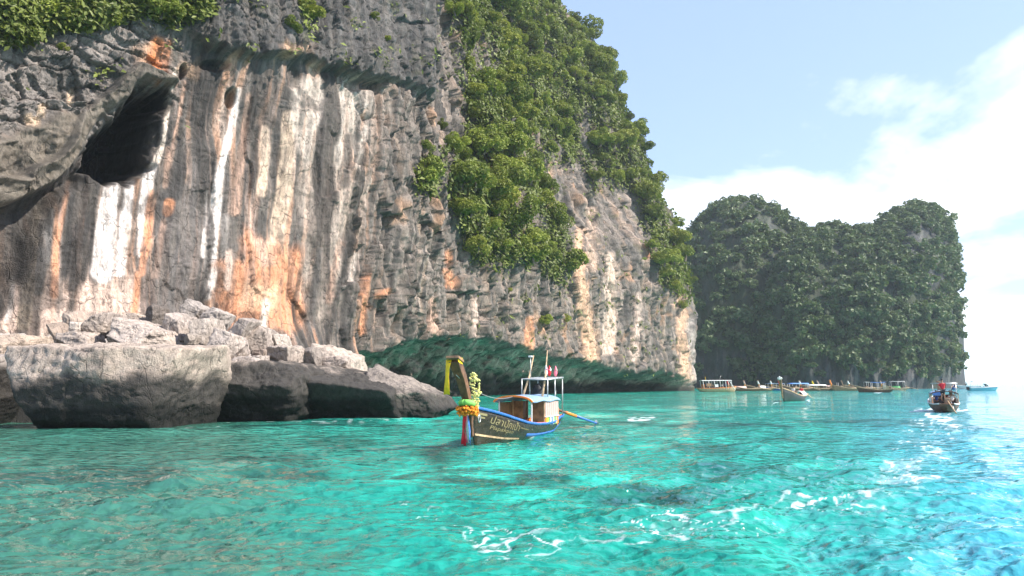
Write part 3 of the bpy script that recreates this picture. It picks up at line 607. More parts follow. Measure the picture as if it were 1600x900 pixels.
def tube_mesh(bm, pts, rad, seg=6, cap=True):
    """tapered tube through points, appended to a bmesh"""
    pts = [Vector(p) for p in pts]; rings = []
    rad = rad if hasattr(rad, '__len__') else [rad] * len(pts)
    for i, p in enumerate(pts):
        d = (pts[min(i + 1, len(pts) - 1)] - pts[max(i - 1, 0)]).normalized()
        a = d.orthogonal().normalized() if i == 0 else (rings[-1][1] - d * d.dot(rings[-1][1])).normalized()
        b = d.cross(a)
        rings.append(([bm.verts.new(p + (a * math.cos(2 * math.pi * k / seg) + b * math.sin(2 * math.pi * k / seg)) * rad[i]) for k in range(seg)], a))
    for (r0, _), (r1, _) in zip(rings, rings[1:]):
        for k in range(seg): bm.faces.new((r0[k], r0[(k + 1) % seg], r1[(k + 1) % seg], r1[k]))
    if cap:
        bm.faces.new(rings[0][0][::-1]); bm.faces.new(rings[-1][0])
    return bm
def bm_mesh(name, bm, mat=None, smooth=False):
    bmesh.ops.recalc_face_normals(bm, faces=bm.faces)
    me = bpy.data.meshes.new(name); bm.to_mesh(me); bm.free()
    if smooth:
        for p in me.polygons: p.use_smooth = True
    if mat is not None: me.materials.append(mat)
    return me
def make_trunk(seed):
    rs = random.Random(seed); bm = bmesh.new()
    bend = rs.uniform(-.15, .15)
    tube_mesh(bm, [(0, 0, 0), (bend, .05, .4), (bend * .6, 0, .8), (0, 0, 1.25)], [.085, .065, .05, .02])
    for k in range(4):
        a = rs.uniform(0, 6.28); z0 = rs.uniform(.45, .9)
        tube_mesh(bm, [(bend * .7, 0, z0), (.25 * math.cos(a), .25 * math.sin(a), z0 + .2), (.5 * math.cos(a), .5 * math.sin(a), z0 + .45)], [.04, .03, .012], 5)
    return bm_mesh('trunk', bm, M_BARK)
CROWNS = [make_crown('crown', 2900, .088, 40 + i, M_LEAF if i < 5 else M_LEAF_Y, .7 + .1 * (i % 3), 11 + i) for i in range(7)]
TRUNKS = [make_trunk(i) for i in range(3)]
def add_tree(name, loc, r, k, rs, label, cat, group, squash=1.0):
    o = empty(name, loc, rs.uniform(0, 6.28), label, cat, group)
    t = link_mesh('trunk', TRUNKS[k % 3], None, o); t.scale = (r, r, r * .8)
    c = link_mesh('crown', CROWNS[k], None, o); c.location = (0, 0, .75 * r); c.scale = (r, r, r * squash)
    return o
def plant_cliff():
    rs = random.Random(8); nrs = np.random.RandomState(8)
    X, Y, Z, px, py, veg, NX, NY = (CL[k].ravel() for k in ('X', 'Y', 'Z', 'px', 'py', 'veg', 'NX', 'NY'))
    vis = (py > -60) & (px > -60) & (Z > 1.5)
    # candidates in the picture's woods, spread by dart throwing in metres
    cand = np.where((veg > .45) & vis)[0]; nrs.shuffle(cand)
    chosen = []; cell = {}
    for i in cand:
        if len(chosen) >= 292: break
        r = rs.choice((rs.uniform(1.5, 2.4), rs.uniform(2.2, 4.2))) * (0.55 + .5 * min(Y[i], 230) / 150.0) * (.62 if Y[i] < 85 else 1)
        dmin = r * .80; ok = True; key = (int(X[i] // 5), int(Y[i] // 5), int(Z[i] // 5))
        for a in (-1, 0, 1):
            for b in (-1, 0, 1):
                for c in (-1, 0, 1):
                    for (j, rj) in cell.get((key[0] + a, key[1] + b, key[2] + c), ()):
                        if (X[i] - X[j]) ** 2 + (Y[i] - Y[j]) ** 2 + (Z[i] - Z[j]) ** 2 < (dmin * .5 + rj * .42) ** 2: ok = False; break
        if ok: chosen.append((i, r)); cell.setdefault(key, []).append((i, r))
    names = {'top': ('leafy green bush along the top edge of the streaked left wall', 'bushes along the top of the left wall'),
             'sky': ('green tree near the skyline of the wooded cliff shoulder', 'trees by the skyline of the cliff shoulder'),
             'up': ('green tree on the upper part of the wooded cliff shoulder', 'trees high on the cliff shoulder'),
             'mid': ('green tree halfway up the wooded cliff shoulder', 'trees halfway up the cliff shoulder'),
             'low': ('green tree hanging above the bare fluted lower wall', 'trees above the fluted wall')}
    for i, r in chosen:
        x, y = px[i], py[i]
        z = 'top' if x < 400 else 'low' if y > 320 else 'sky' if x > 860 + max(0, y) * .40 else 'up' if y < 140 else 'mid'
        k = rs.randrange(7) if rs.random() < .8 else 5 + rs.randrange(2)
        if z == 'top': k %= 5  # dark leaves only, painting in the shade along the top edge
        lab = ('large ' if r > 2.9 else 'small ' if r < 2.0 else '') + ('yellow green ' if k > 4 else 'dark green ') + names[z][0].replace('leafy ', '').replace('green ', '', 1)
        add_tree('cliff_tree', (X[i] + NX[i] * r * .4, Y[i] + NY[i] * r * .4, Z[i] - .45 * r), r, k, rs, lab, 'tree' if z != 'top' else 'bush', names[z][1], rs.uniform(.75, 1.15))
    # bushes that stand apart on bare rock, one by one
    lone = [(478, 22, 1.9, 6, 'large yellow green bush alone on the grey buttress left of centre'), (458, 44, 1.1, 1, 'dark spiky bush just below the yellow green one on the buttress'),
            (98, 76, .5, 5, 'small yellow tuft on the weathered blocks of the upper left wall'), (585, 28, .7, 5, 'small bush on the upper middle of the grey buttress'), (648, 60, .8, 5, 'small bush near the right edge of the grey buttress'), (606, 62, .6, 5, 'second small bush low on the grey buttress face'),
            (664, 236, 1.5, 3, 'green bush under the lip at the foot of the buttress'), (690, 200, 1.2, 2, 'dark bush at the corner of the buttress foot'), (880, 500, 1.5, 5, 'bush halfway down the fluted wall above the boat stern'), (800, 508, 1.3, 5, 'yellowish bush low on the fluted wall above the boat cabin'), (850, 505, 1.6, 0, 'round green bush low on the fluted wall'),
            (1078, 440, 2.2, 4, 'bush overhanging the far right corner of the cliff'), (1062, 480, 2.0, 5, 'bush on the ribbed wall near the far right corner'), (1040, 430, 2.4, 2, 'green bush on the ribbed wall left of the far corner'), (790, 455, 1.0, 6, 'small yellow bush on the columns under the hanging trees'), (1000, 170, 2.4, 1, 'dark tree standing out from the cliff skyline'), (994, 152, 1.6, 2, 'small dark tree above it on the cliff skyline')]
    for (qx, qy, r, k, lab) in lone:
        ok = Z > 1
        i = np.argmin((px - qx) ** 2 + (py - qy) ** 2 + 1e9 * (~ok))
        add_tree('cliff_bush', (X[i] + NX[i] * r * .15, Y[i] + NY[i] * r * .15, Z[i] - .4 * r), r, k, rs, lab, 'bush', None)
    # creepers, grass and low scrub nobody could count
    wgt = (veg * 1.0 + np.clip(CL['moss'].ravel(), 0, 1) * .22) * vis * (Y / 120.0) ** 0
    pick = nrs.choice(len(wgt), 105000, p=wgt / wgt.sum())
    p = np.stack([X, Y, Z], 1)[pick] + np.stack([NX, NY, 0 * NX], 1)[pick] * (nrs.rand(len(pick)) ** 1.5 * 1.3)[:, None] + nrs.randn(len(pick), 3) * .28
    nm = np.stack([NX, NY, 0 * NX + .7], 1)[pick]
    V, F = leaf_quads(p, nm, .20 + .0022 * Y[pick] * (.6 + .8 * nrs.rand(len(pick))), nrs, 1.8)
    tint = np.clip(.4 + .5 * perlin3(p[:, 0] * .15, p[:, 1] * .15, p[:, 2] * .15, 3) + .5 * (nrs.rand(len(p)) - .5), 0, 1)
    me = np_mesh('creepers', V, F, False, attrs={'tint': np.repeat(tint, 4)})
    tag(link_mesh('creepers', me, M_LEAF_D), 'creepers, grass and scrub covering the ledges of the cliff', 'creepers', kind='stuff')
plant_cliff()
def plant_islands():
    nrs = np.random.RandomState(4); rs = random.Random(4)
    crowns = [make_crown('crown', 330, .25, 90 + i, M_LEAF_FAR, .8, 7, 1.5) for i in range(5)]
    AV, AF, AT, base = [], [], [], 0
    for gi, (IS, ncr, lab, grp) in enumerate(((IS1, 560, 'green tree of the rounded hill behind the moored boats', 'trees on the rounded hill'), (IS2, 1000, 'green tree of the steep headland at the right', 'trees on the headland'))):
        X, Y, Z = (IS[k].ravel() for k in ('X', 'Y', 'Z'))
        # weight by area
        V = np.stack([IS['X'], IS['Y'], IS['Z']], -1); a = np.zeros(IS['X'].shape); cr = np.linalg.norm(np.cross(V[1:, :-1] - V[:-1, :-1], V[:-1, 1:] - V[:-1, :-1]), axis=-1); a[:-1, :-1] = cr
        w_ = (a * IS['front'] * (1 - .5 * np.clip(IS['rk'], 0, 1)) * (IS['Z'] > 5) * (IS['TAP'] > .3) * (IS['px'] < 1495)).ravel()
        pick = nrs.choice(len(w_), ncr, p=w_ / w_.sum())
        for j, i in enumerate(pick):
            r = rs.uniform(2.2, 5.0) * (1.15 if gi == 0 else 1.0)
            loc = np.array((X[i], Y[i] - .25 * r, Z[i] + .15 * r))
            if j < 40:
                o = empty('forest_tree', (loc[0], loc[1], loc[2] - .8 * r), rs.uniform(0, 6.28), lab, 'tree', grp)
                t_ = link_mesh('trunk', TRUNKS[j % 3], None, o); t_.scale = (r, r, r)
                c_ = link_mesh('crown', crowns[j % 5], None, o); c_.location = (0, 0, .85 * r); c_.scale = (r * 1.1, r * 1.1, r)
                continue
            p, d, tint = crown_points(200, nrs, .8, 9); p = p * r * np.array((1, 1, rs.uniform(.8, 1.1)))
            v, f = leaf_quads(p + loc, d * .7 + np.array((0, 0, .5)), np.full(200, .26 * r), nrs, 1.4)
            AV.append(v); AF.append(f + base); base += len(v); AT.append(np.repeat(np.clip(tint + rs.uniform(-.45, .4), 0, 1), 4))
    me = np_mesh('forest', np.concatenate(AV), np.concatenate(AF), False, attrs={'tint': np.concatenate(AT)})
    tag(link_mesh('forest', me, M_LEAF_FAR), 'dense green forest cloaking the far hills', 'forest', kind='stuff')
plant_islands()
# ---------------------------------------------------------------- rocks at the foot of the wall
def cube_sphere(n):
    pts, faces, base = [], [], 0
    g = np.tan(np.linspace(-1, 1, n) * np.pi / 4); A, B = np.meshgrid(g, g, indexing='ij'); O = np.ones_like(A)
    for s in (1, -1):
        for ax in range(3):
            p = [None] * 3; p[ax] = O * s; p[(ax + 1) % 3] = A; p[(ax + 2) % 3] = B * s
            pts.append(np.stack(p, -1).reshape(-1, 3)); f = grid_faces(n, n); faces.append(f + base); base += n * n
    V = np.concatenate(pts); V /= np.linalg.norm(V, axis=1)[:, None]; F = np.concatenate(faces)
    # weld the seams
    key = np.round(V * 4096).astype(np.int64); k = (key[:, 0] * 20000 + key[:, 1]) * 20000 + key[:, 2]
    _, first, inv = np.unique(k, return_index=True, return_inverse=True)
    return V[first], inv[F]
SPH = {n: cube_sphere(n) for n in (18, 30, 56)}
def rock_mesh(name, dims, seed, planes=None, n=30, chips=9, rough=.06, color=(.42, .39, .36), rz=0, tilt=(0, 0), tide=None, loc=(0, 0, 0), crack=0.0, soft=.02, pale_top=None):
    """A boulder cut from a block by flat breaks, worn and pitted. dims = full size; planes = [(normal, distance in half-sizes)]."""
    rs = np.random.RandomState(seed); D, F = SPH[n]; h = np.array(dims) / 2.0
    Pn = []
    if planes is None:
        for ax in range(3):
            for s in (1, -1):
                v = np.zeros(3); v[ax] = s; v += rs.randn(3) * .13; Pn.append((v, .92 + .08 * rs.rand()))
    else: Pn = [(np.array(v, float), d) for v, d in planes]
    for _ in range(chips):
        v = rs.randn(3); v /= np.linalg.norm(v); Pn.append((v, 1.0 + .28 * rs.rand()))
    r = np.full(len(D), 9.0)
    for v, d in Pn:
        v = v / np.linalg.norm(v); c = D @ v; q = np.where(c > .05, d / np.maximum(c, .05), 9)
        k = soft + .01; hh = np.clip(.5 + .5 * (q - r) / k, 0, 1); r = q * (1 - hh) + r * hh - k * hh * (1 - hh)
    V = D * r[:, None] * h
    m = float(np.mean(dims)); q = V / max(m, .5) * 2.2 + seed * 1.7
    nd = fbm3(q[:, 0], q[:, 1], q[:, 2], seed, 5, .55); rd = fbm3(q[:, 0] * .8, q[:, 1] * .8, q[:, 2] * 1.8, seed + 5, 4, .5, True)
    fine = fbm3(V[:, 0] * 1.6, V[:, 1] * 1.6, V[:, 2] * 1.6, seed + 9, 5, .65, True)
    V = V + D * ((nd * 1.4 * rough + (rd - .3) * rough * .8) * m + fine * .075 * min(m, 2))[:, None]
    if crack:
        cr = np.abs(fbm3(V[:, 0] * .34, V[:, 1] * .3, V[:, 2] * .5, seed + 15, 3)); V = V - D * (crack * sst(.035, .0, cr))[:, None]
    ca, sa = math.cos(rz), math.sin(rz)
    Rm = np.array(Matrix.Rotation(rz, 3, 'Z') @ Matrix.Rotation(tilt[0], 3, 'X') @ Matrix.Rotation(tilt[1], 3, 'Y'))
    V = V @ Rm.T
    W = V + np.array(loc)
    c = np.array(color)[None] * np.array((.79, .735, .685)) * (1 + .35 * fbm3(W[:, 0] * .5, W[:, 1] * .5, W[:, 2] * .5, seed + 30, 4))[:, None]
    w2 = sst(.1, .5, fbm3(W[:, 0] * .9, W[:, 1] * .9, W[:, 2] * .35, seed + 33, 3)); c = c * (1 - .35 * w2[:, None])
    if crack: c = c * (1 - .75 * sst(.016, .0, cr) * sst(-.3, .2, fbm3(W[:, 0] * .3, W[:, 1] * .3, W[:, 2] * .3, seed + 50, 2)))[:, None]
    if tide is not None:      # algae-blackened tide band; on the dark ledges it also paints their faces' shade
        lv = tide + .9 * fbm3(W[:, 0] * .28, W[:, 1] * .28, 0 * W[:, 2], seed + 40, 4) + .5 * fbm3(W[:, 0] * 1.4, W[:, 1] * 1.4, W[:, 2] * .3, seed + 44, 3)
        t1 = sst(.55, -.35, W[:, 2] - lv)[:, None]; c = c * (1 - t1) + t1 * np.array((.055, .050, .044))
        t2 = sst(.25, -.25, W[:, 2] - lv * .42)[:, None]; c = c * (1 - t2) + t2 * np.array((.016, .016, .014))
    return np_mesh(name, V, F, True, col=np.clip(c, .01, .85))
def rock_px(label, box, Y, depth, seed, group=None, name='boulder', **kw):
    """a rock that spans the given box of the photograph when it stands at distance Y"""
    x0, x1, y0, y1 = box; a = P(x0, y1, Y); b = P(x1, y0, Y); dims = [(b[0] - a[0]) * .9, depth, b[2] - a[2]]; loc = [(a[0] + b[0]) / 2, Y + depth * .35, (a[2] + b[2]) / 2]
    bot = a[2]
    for it in range(3):
        k2 = dict(kw); k2['n'] = 18 if it < 2 else kw.get('n', 30)
        me = rock_mesh(name, dims, seed, loc=loc, **k2)
        if it == 2: break
        co = np.empty(len(me.vertices) * 3, np.float32); me.vertices.foreach_get('co', co); co = co.reshape(-1, 3) + np.array(loc); bpy.data.meshes.remove(me)
        vis = co[co[:, 2] > max(0.0, bot)]; px, py = proj(vis[:, 0], vis[:, 1], vis[:, 2])
        g0, g1, t0 = np.percentile(px, .5), np.percentile(px, 99.5), np.percentile(py, 1)
        f = (x1 - x0) / (g1 - g0); dims[0] *= f; mpp = loc[1] / FPX
        loc[0] += ((x0 + x1) / 2 - (g0 + g1) / 2) * mpp
        up = (t0 - y0) * mpp; dims[2] += up; loc[2] += up / 2
    o = link_mesh(name, me, M_ROCK); o.location = loc
    return tag(o, label, 'rock', group)
def build_rocks():
    pale = (.50, .44, .385)
    # the great slab in front
    rock_px('huge flat topped pale slab with a dark tide mark, standing in the water at left', (16, 358, 536, 690), 41.5, 9.0, 3, name='slab_rock', n=56, chips=3, rough=.035, color=pale, tide=2.75, crack=.07, soft=.03,
            planes=[((.0, -1, -.10), .86), ((0, -.85, -.9), .98), ((.02, -.1, 1), .86), ((1, -.12, -.22), .92), ((-1, -.25, -.34), .90), ((0, 1, 0), .9), ((0, 0, -1), .95), ((.25, -1, .05), .95), ((-.3, -1, .25), .99)])
    rock_px('dark slab cut by the picture edge, split from the huge slab by a crack', (-190, 46, 552, 690), 42.5, 8.0, 7, name='slab_rock', n=56, chips=3, rough=.04, color=(.40, .37, .345), tide=3.5, crack=.06,
            planes=[((0, -1, -.12), .9), ((0, -.8, -.9), 1.0), ((0, -.1, 1), .9), ((1, -.15, -.42), .86), ((-1, 0, 0), .95), ((0, 1, 0), .95), ((0, 0, -1), .95)])
    # the dark undercut ledge running out to a point, face shade painted in
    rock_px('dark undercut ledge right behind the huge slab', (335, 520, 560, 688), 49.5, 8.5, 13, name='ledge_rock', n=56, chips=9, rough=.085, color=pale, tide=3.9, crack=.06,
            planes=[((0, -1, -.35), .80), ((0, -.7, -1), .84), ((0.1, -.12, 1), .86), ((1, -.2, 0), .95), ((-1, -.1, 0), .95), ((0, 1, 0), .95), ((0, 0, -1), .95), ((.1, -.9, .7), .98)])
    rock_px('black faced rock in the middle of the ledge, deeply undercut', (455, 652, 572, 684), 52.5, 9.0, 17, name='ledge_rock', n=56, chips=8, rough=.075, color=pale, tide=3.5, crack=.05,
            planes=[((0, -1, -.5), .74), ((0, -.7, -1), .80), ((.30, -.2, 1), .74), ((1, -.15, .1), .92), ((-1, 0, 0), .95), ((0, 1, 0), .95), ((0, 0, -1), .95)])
    rock_px('pale sloping nose of the ledge, tapering to a point beside the prow', (560, 708, 577, 672), 54.0, 8.0, 23, name='ledge_rock', n=56, chips=7, rough=.075, color=(.30, .275, .25), tide=1.5, crack=.05,
            planes=[((.25, -1, -.05), .86), ((.55, -.1, 1), .60), ((.9, -.3, .45), .80), ((-1, 0, 0), .95), ((0, 1, 0), .95), ((0, 0, -1), .95), ((.1, -.8, .75), .86)])
    rock_px('ribbed foot of pale flowstone stepping down to the ledge', (480, 575, 540, 600), 66, 9, 29, name='ledge_rock', n=30, chips=5, rough=.07, color=(.50, .45, .40), planes=[((0, -1, .3), .9), ((.5, -.2, 1), .75), ((1, 0, .2), .9), ((-1, 0, 0), .9), ((0, 1, 0), 1), ((0, 0, -1), 1)])
    B = [  # label, box in the photo, distance, depth, seed, extra
        ('dark cracked rock at the left end of the boulder pile', (82, 118, 503, 540), 52, 3, 41, dict(color=(.36, .31, .27), tilt=(0, -.5))),
        ('cream coloured rock leaning on the left end of the pile', (104, 142, 486, 516), 54, 3, 42, dict(color=(.46, .40, .35), tilt=(0, -.4))),
        ('small bright white boulder at the left of the pile', (110, 140, 503, 522), 51.5, 2, 43, dict(color=(.62, .58, .54))),
        ('low flat stone under the bright white boulder', (90, 162, 518, 540), 50.5, 3, 44, dict(color=(.43, .385, .35))),
        ('square sided block with a shadowed notch under it', (134, 192, 489, 524), 52.5, 4, 45, dict(color=(.44, .40, .37), tilt=(.0, .05))),
        ('long pale slab sloping down to the right across the pile', (170, 296, 497, 545), 51, 5.5, 46, dict(color=(.52, .47, .43), n=56, tilt=(0, .13), planes=[((0, -1, .25), .9), ((.28, -.1, 1), .72), ((1, 0, .3), .95), ((-1, -.35, 0), .86), ((0, 1, 0), .95), ((0, 0, -1), .95)])),
        ('small rubble stone at the foot of the streaked wall', (200, 234, 489, 510), 58, 2.5, 47, dict(color=(.45, .40, .36))),
        ('dark cube shaped block sitting on top of the pile', (230, 265, 475, 511), 57, 2.6, 48, dict(color=(.17, .155, .145), chips=3)),
        ('big grey boulder in the middle of the pile', (258, 316, 489, 535), 54, 4.5, 49, dict(color=(.43, .395, .37), tilt=(0, -.15))),
        ('tilted fractured slab leaning against the wall, upper piece', (284, 330, 468, 496), 58, 3, 50, dict(color=(.36, .34, .325), tilt=(0, .42))),
        ('tilted fractured slab leaning against the wall, lower piece', (314, 362, 480, 512), 57, 3, 51, dict(color=(.39, .365, .345), tilt=(0, .48))),
        ('angular grey boulder in front of the fractured slabs', (300, 350, 498, 538), 53.5, 4, 52, dict(color=(.42, .39, .36))),
        ('small round stone wedged between two big boulders', (290, 312, 521, 539), 50.5, 1.6, 53, dict(color=(.37, .34, .31))),
        ('pale pillar like slab sliding down towards the ledge', (350, 402, 496, 560), 54.5, 3.2, 54, dict(color=(.48, .44, .41), tilt=(0, .55))),
        ('long curved pale boulder lying behind the corner of the huge slab', (322, 388, 516, 570), 51.5, 4, 55, dict(color=(.48, .44, .41), tilt=(0, .35))),
        ('rough mottled boulder right of the sliding slab', (384, 432, 510, 552), 56, 3.5, 56, dict(color=(.42, .38, .35))),
        ('light flat faced rock under the overhung corner of the orange patch', (420, 456, 522, 554), 58, 3, 57, dict(color=(.50, .465, .43), chips=4)),
        ('smooth boulder with a dark underside above the ledge', (418, 478, 540, 572), 54.5, 4, 58, dict(color=(.43, .385, .35))),
        ('brownish stone tucked beside the smooth boulder', (392, 424, 546, 566), 55.5, 2, 59, dict(color=(.33, .285, .255))),
        ('upright dark knob of rock at the right end of the pile', (472, 504, 543, 574), 56.5, 2.8, 60, dict(color=(.31, .285, .265))),
        ('pale flat stone on the front edge of the ledge', (362, 420, 556, 576), 51, 2.6, 61, dict(color=(.47, .43, .40))),
        ('flat pale shelf rock at the left edge under the streaked wall', (-60, 78, 524, 560), 52, 6, 62, dict(color=(.46, .40, .345), n=56, chips=4)),
        ('small pale lump on the ledge crest', (500, 548, 556, 584), 58, 3, 63, dict(color=(.48, .43, .39))),
        ('little stone on the sloping shelf beside the dark cube', (262, 280, 500, 512), 56, 1.2, 64, dict(color=(.46, .42, .39), n=18)),
        ('rounded rock half hidden behind the dark cube', (205, 250, 498, 520), 60, 3, 65, dict(color=(.44, .39, .35))),
    ]
    for lab, box, Y, dep, seed, kw in B:
        rock_px(lab, box, Y, dep, seed, 'boulders piled at the foot of the wall', **kw)
    # sloping shelf that carries the pile
    xs = np.linspace(-60, -17, 130); f = np.linspace(0, 1, 60)
    xx, ff = np.meshgrid(xs, f, indexing='ij'); yy0 = np.interp(xx, [-60, -40, -20, -8], [44, 46, 52, 60]); yy1 = np.interp(xx, [-60, -40, -20, -8], [60, 67, 80, 92]); yy = yy0 + (yy1 - yy0) * ff
    zz = np.interp(ff, [0, .08, .3, .7, 1], [-.8, 2.6, 4.2, 6.0, 7.0]) * np.interp(xx, [-60, -26, -20, -17], [1, 1, .7, .2]) + .9 * fbm2(xx * .3, yy * .3, 5, 4, ridged=True) - .3
    pq = fbm2(xx * .5, yy * .5, 9, 4); cc = np.array((.42, .375, .335))[None, None] * (1 + .5 * pq[..., None]); cc = np.where((zz < 1.6 + pq)[..., None], np.array((.03, .03, .028)), cc)
    me = np_mesh('rock_shelf', np.stack([xx, yy, zz], -1).reshape(-1, 3), grid_faces(*xx.shape)[:, ::-1], True, col=np.clip(cc, .01, .8).reshape(-1, 3))
    tag(link_mesh('rock_shelf', me, M_ROCK), 'sloping rock shelf under the boulder pile', kind='structure')
build_rocks()
# ---------------------------------------------------------------- boats
def rgb(r, g, b): return tuple(((v / 255.0) / 12.92 if v <= 10 else ((v / 255.0 + .055) / 1.055) ** 2.4) for v in (r, g, b))
PM = {}
def pm(key, *a, **k):
    if key not in PM: PM[key] = paint(key, *a, **k)
    return PM[key]
def hull_material():
    m, t, b = mat_new('varnished_hull'); tc = t.add('ShaderNodeTexCoord'); v = tc.outputs['Object']
    n = t.noise(t.mapping(v, scale=(.35, 3, 5)), 2.2, 6, 0.65, 0.4); n2 = t.noise(v, 6, 4, 0.7)
    c = t.ramp(n, [(.3, (.016, .010, .006)), (.55, (.038, .025, .014)), (.8, (.075, .052, .030))])
    c = t.mixc(t.ramp(n2, [(.58, 0), (.72, .5)]), c, (.10, .08, .055))
    t.link(c, b.inputs['Base Color']); t.link(t.math('ADD', t.math('MULTIPLY', n2, .3), .14), b.inputs['Roughness'])
    bp = t.add('ShaderNodeBump'); bp.inputs['Strength'].default_value = .25; bp.inputs['Distance'].default_value = .02; t.link(n, bp.inputs['Height']); t.link(bp.outputs[0], b.inputs['Normal'])
    return m
M_HULL = hull_material()
M_WOOD = paint('teak', (.30, .17, .085), .55, var=.35, scale=4, bump=.3)
M_WOODL = paint('pale_wood', (.52, .36, .21), .6, var=.3, scale=4, bump=.3)
M_WOODD = paint('dark_wood', (.17, .082, .042), .5, var=.4, scale=4, bump=.3)
M_BLUE = paint('blue_paint', rgb(48, 104, 178), .4, wear=(.45, .5, .55), wear_amt=.4)
M_NAVY = paint('navy_paint', rgb(28, 60, 130), .4)
M_WHITE = paint('white_paint', (.76, .75, .72), .5, wear=(.35, .28, .2), wear_amt=.45)
M_PINKW = paint('faded_pink_white', (.44, .30, .255), .55, wear=(.45, .25, .22), wear_amt=.4)
M_SKYB = paint('sky_blue_sheet', rgb(125, 155, 185), .45, wear=(.75, .75, .75), wear_amt=.6)
M_ORANGE = paint('orange_paint', rgb(235, 130, 40), .5)
M_RED = paint('red_cloth', rgb(205, 30, 45), .7)
M_PINK = paint('pink_cloth', rgb(235, 120, 140), .7)
M_YEL = paint('yellow_cloth', rgb(245, 200, 30), .7)
M_GRNC = paint('green_cloth', rgb(120, 190, 90), .75)
M_FLOW = paint('marigold_petals', rgb(245, 140, 30), .8, var=.4, scale=14)
M_FLOWY = paint('yellow_petals', rgb(248, 222, 140), .8, var=.4, scale=14)
M_STEEL = paint('galvanised_tube', (.48, .48, .46), .35, metal=.6)
M_BLACK = paint('black_cloth', (.015, .016, .02), .7)
M_ENG = paint('greasy_engine_metal', (.30, .20, .13), .5, metal=.4, var=.4)
M_GOLD = paint('gold_lettering', (.27, .225, .11), .45, var=.1)
M_GREEN = paint('green_paint', rgb(60, 160, 70), .5)
M_TARP = paint('blue_tarpaulin', rgb(90, 140, 215), .6, var=.2)
M_SKIN = paint('skin', (.36, .20, .13), .55, var=.08)
M_HAIR = paint('hair', (.015, .012, .01), .5)
M_GLASS = paint('tinted_glass', (.02, .03, .035), .08, var=.05)
M_TEALP = paint('teal_gelcoat', rgb(90, 170, 185), .25, var=.05)

HN = 46
class Hull:
    """Long-tail hull; local +x is the bow. Curves: x -> half beam, gunwale height, keel height, flare."""
    def __init__(s, L=10.6, beam=1.75, bow_h=1.62, mid_h=.62, stern_h=.85, draft=.35):
        s.L, s.beam = L, beam; s.bow_h, s.mid_h, s.stern_h, s.draft = bow_h, mid_h, stern_h, draft
    def at(s, f):                     # f 0 stern .. 1 bow
        hb = np.interp(f, [0, .06, .2, .45, .65, .8, .92, .985, 1], np.array([.42, .62, .88, 1, .93, .72, .38, .10, .045])) * s.beam / 2
        gz = np.interp(f, np.linspace(0, 1, 9), [s.stern_h, s.stern_h * .9, s.mid_h * 1.02, s.mid_h, s.mid_h * 1.08, s.mid_h * 1.28, s.mid_h + .42 * (s.bow_h - s.mid_h), s.mid_h + .7 * (s.bow_h - s.mid_h), s.bow_h])
        kz = np.interp(f, [0, .08, .2, .5, .8, .93, 1], [s.stern_h * .28, -.02, -s.draft * .9, -s.draft, -s.draft * .9, -s.draft * .55, -.12])
        return hb, gz, kz
    def x(s, f, h):                   # rake of stem and stern: h 0 keel .. 1 gunwale
        return (f - .5) * s.L + .62 * (h - .35) * sst(.86, 1, f) - .55 * (h - .3) * sst(.12, 0, f) * -1 * -1
    def pt(s, f, h, side, out=0.0):
        hb, gz, kz = s.at(f); z = kz + (gz - kz) * h
        sec = (1 - (1 - h) ** 2.1) ** .62 * (.86 + .14 * h)
        v = .0 if f < .8 else (f - .8) / .2
        sec = sec * (1 - v) + (h ** .95) * v
        return (s.x(f, h), side * (hb * sec + out), z)
def strip_bm(bm, rows, thick=None):
    """quad sheet from rows of points"""
    vr = [[bm.verts.new(p) for p in r] for r in rows]
    for a, b in zip(vr, vr[1:]):
        for i in range(len(a) - 1): bm.faces.new((a[i], a[i + 1], b[i + 1], b[i]))
    return bm
def box_bm(bm, c, d, rot=None):
    M = Matrix.Translation(c) @ (rot.to_4x4() if rot is not None else Matrix.Identity(4)) @ Matrix.Diagonal((*d, 1))
    r = bmesh.ops.create_cube(bm, size=1.0, matrix=M); return r['verts']
def solid(name, bm, mat, parent, bevel=0.0, smooth=False, thick=0.0):
    o = link_mesh(name, bm_mesh(name, bm, mat, smooth), None, parent)
    if thick: md = o.modifiers.new('solid', 'SOLIDIFY'); md.thickness = thick; md.offset = 0
    if bevel: md = o.modifiers.new('bevel', 'BEVEL'); md.width = bevel; md.segments = 2; md.limit_method = 'ANGLE'
    return o
def box_part(name, c, d, mat, parent, rot=None, bevel=.012):
    bm = bmesh.new(); box_bm(bm, c, d, rot); return solid(name, bm, mat, parent, bevel)
def tube_part(name, pts, rad, mat, parent, seg=8):
    bm = bmesh.new(); tube_mesh(bm, pts, rad, seg); return solid(name, bm, mat, parent, smooth=True)
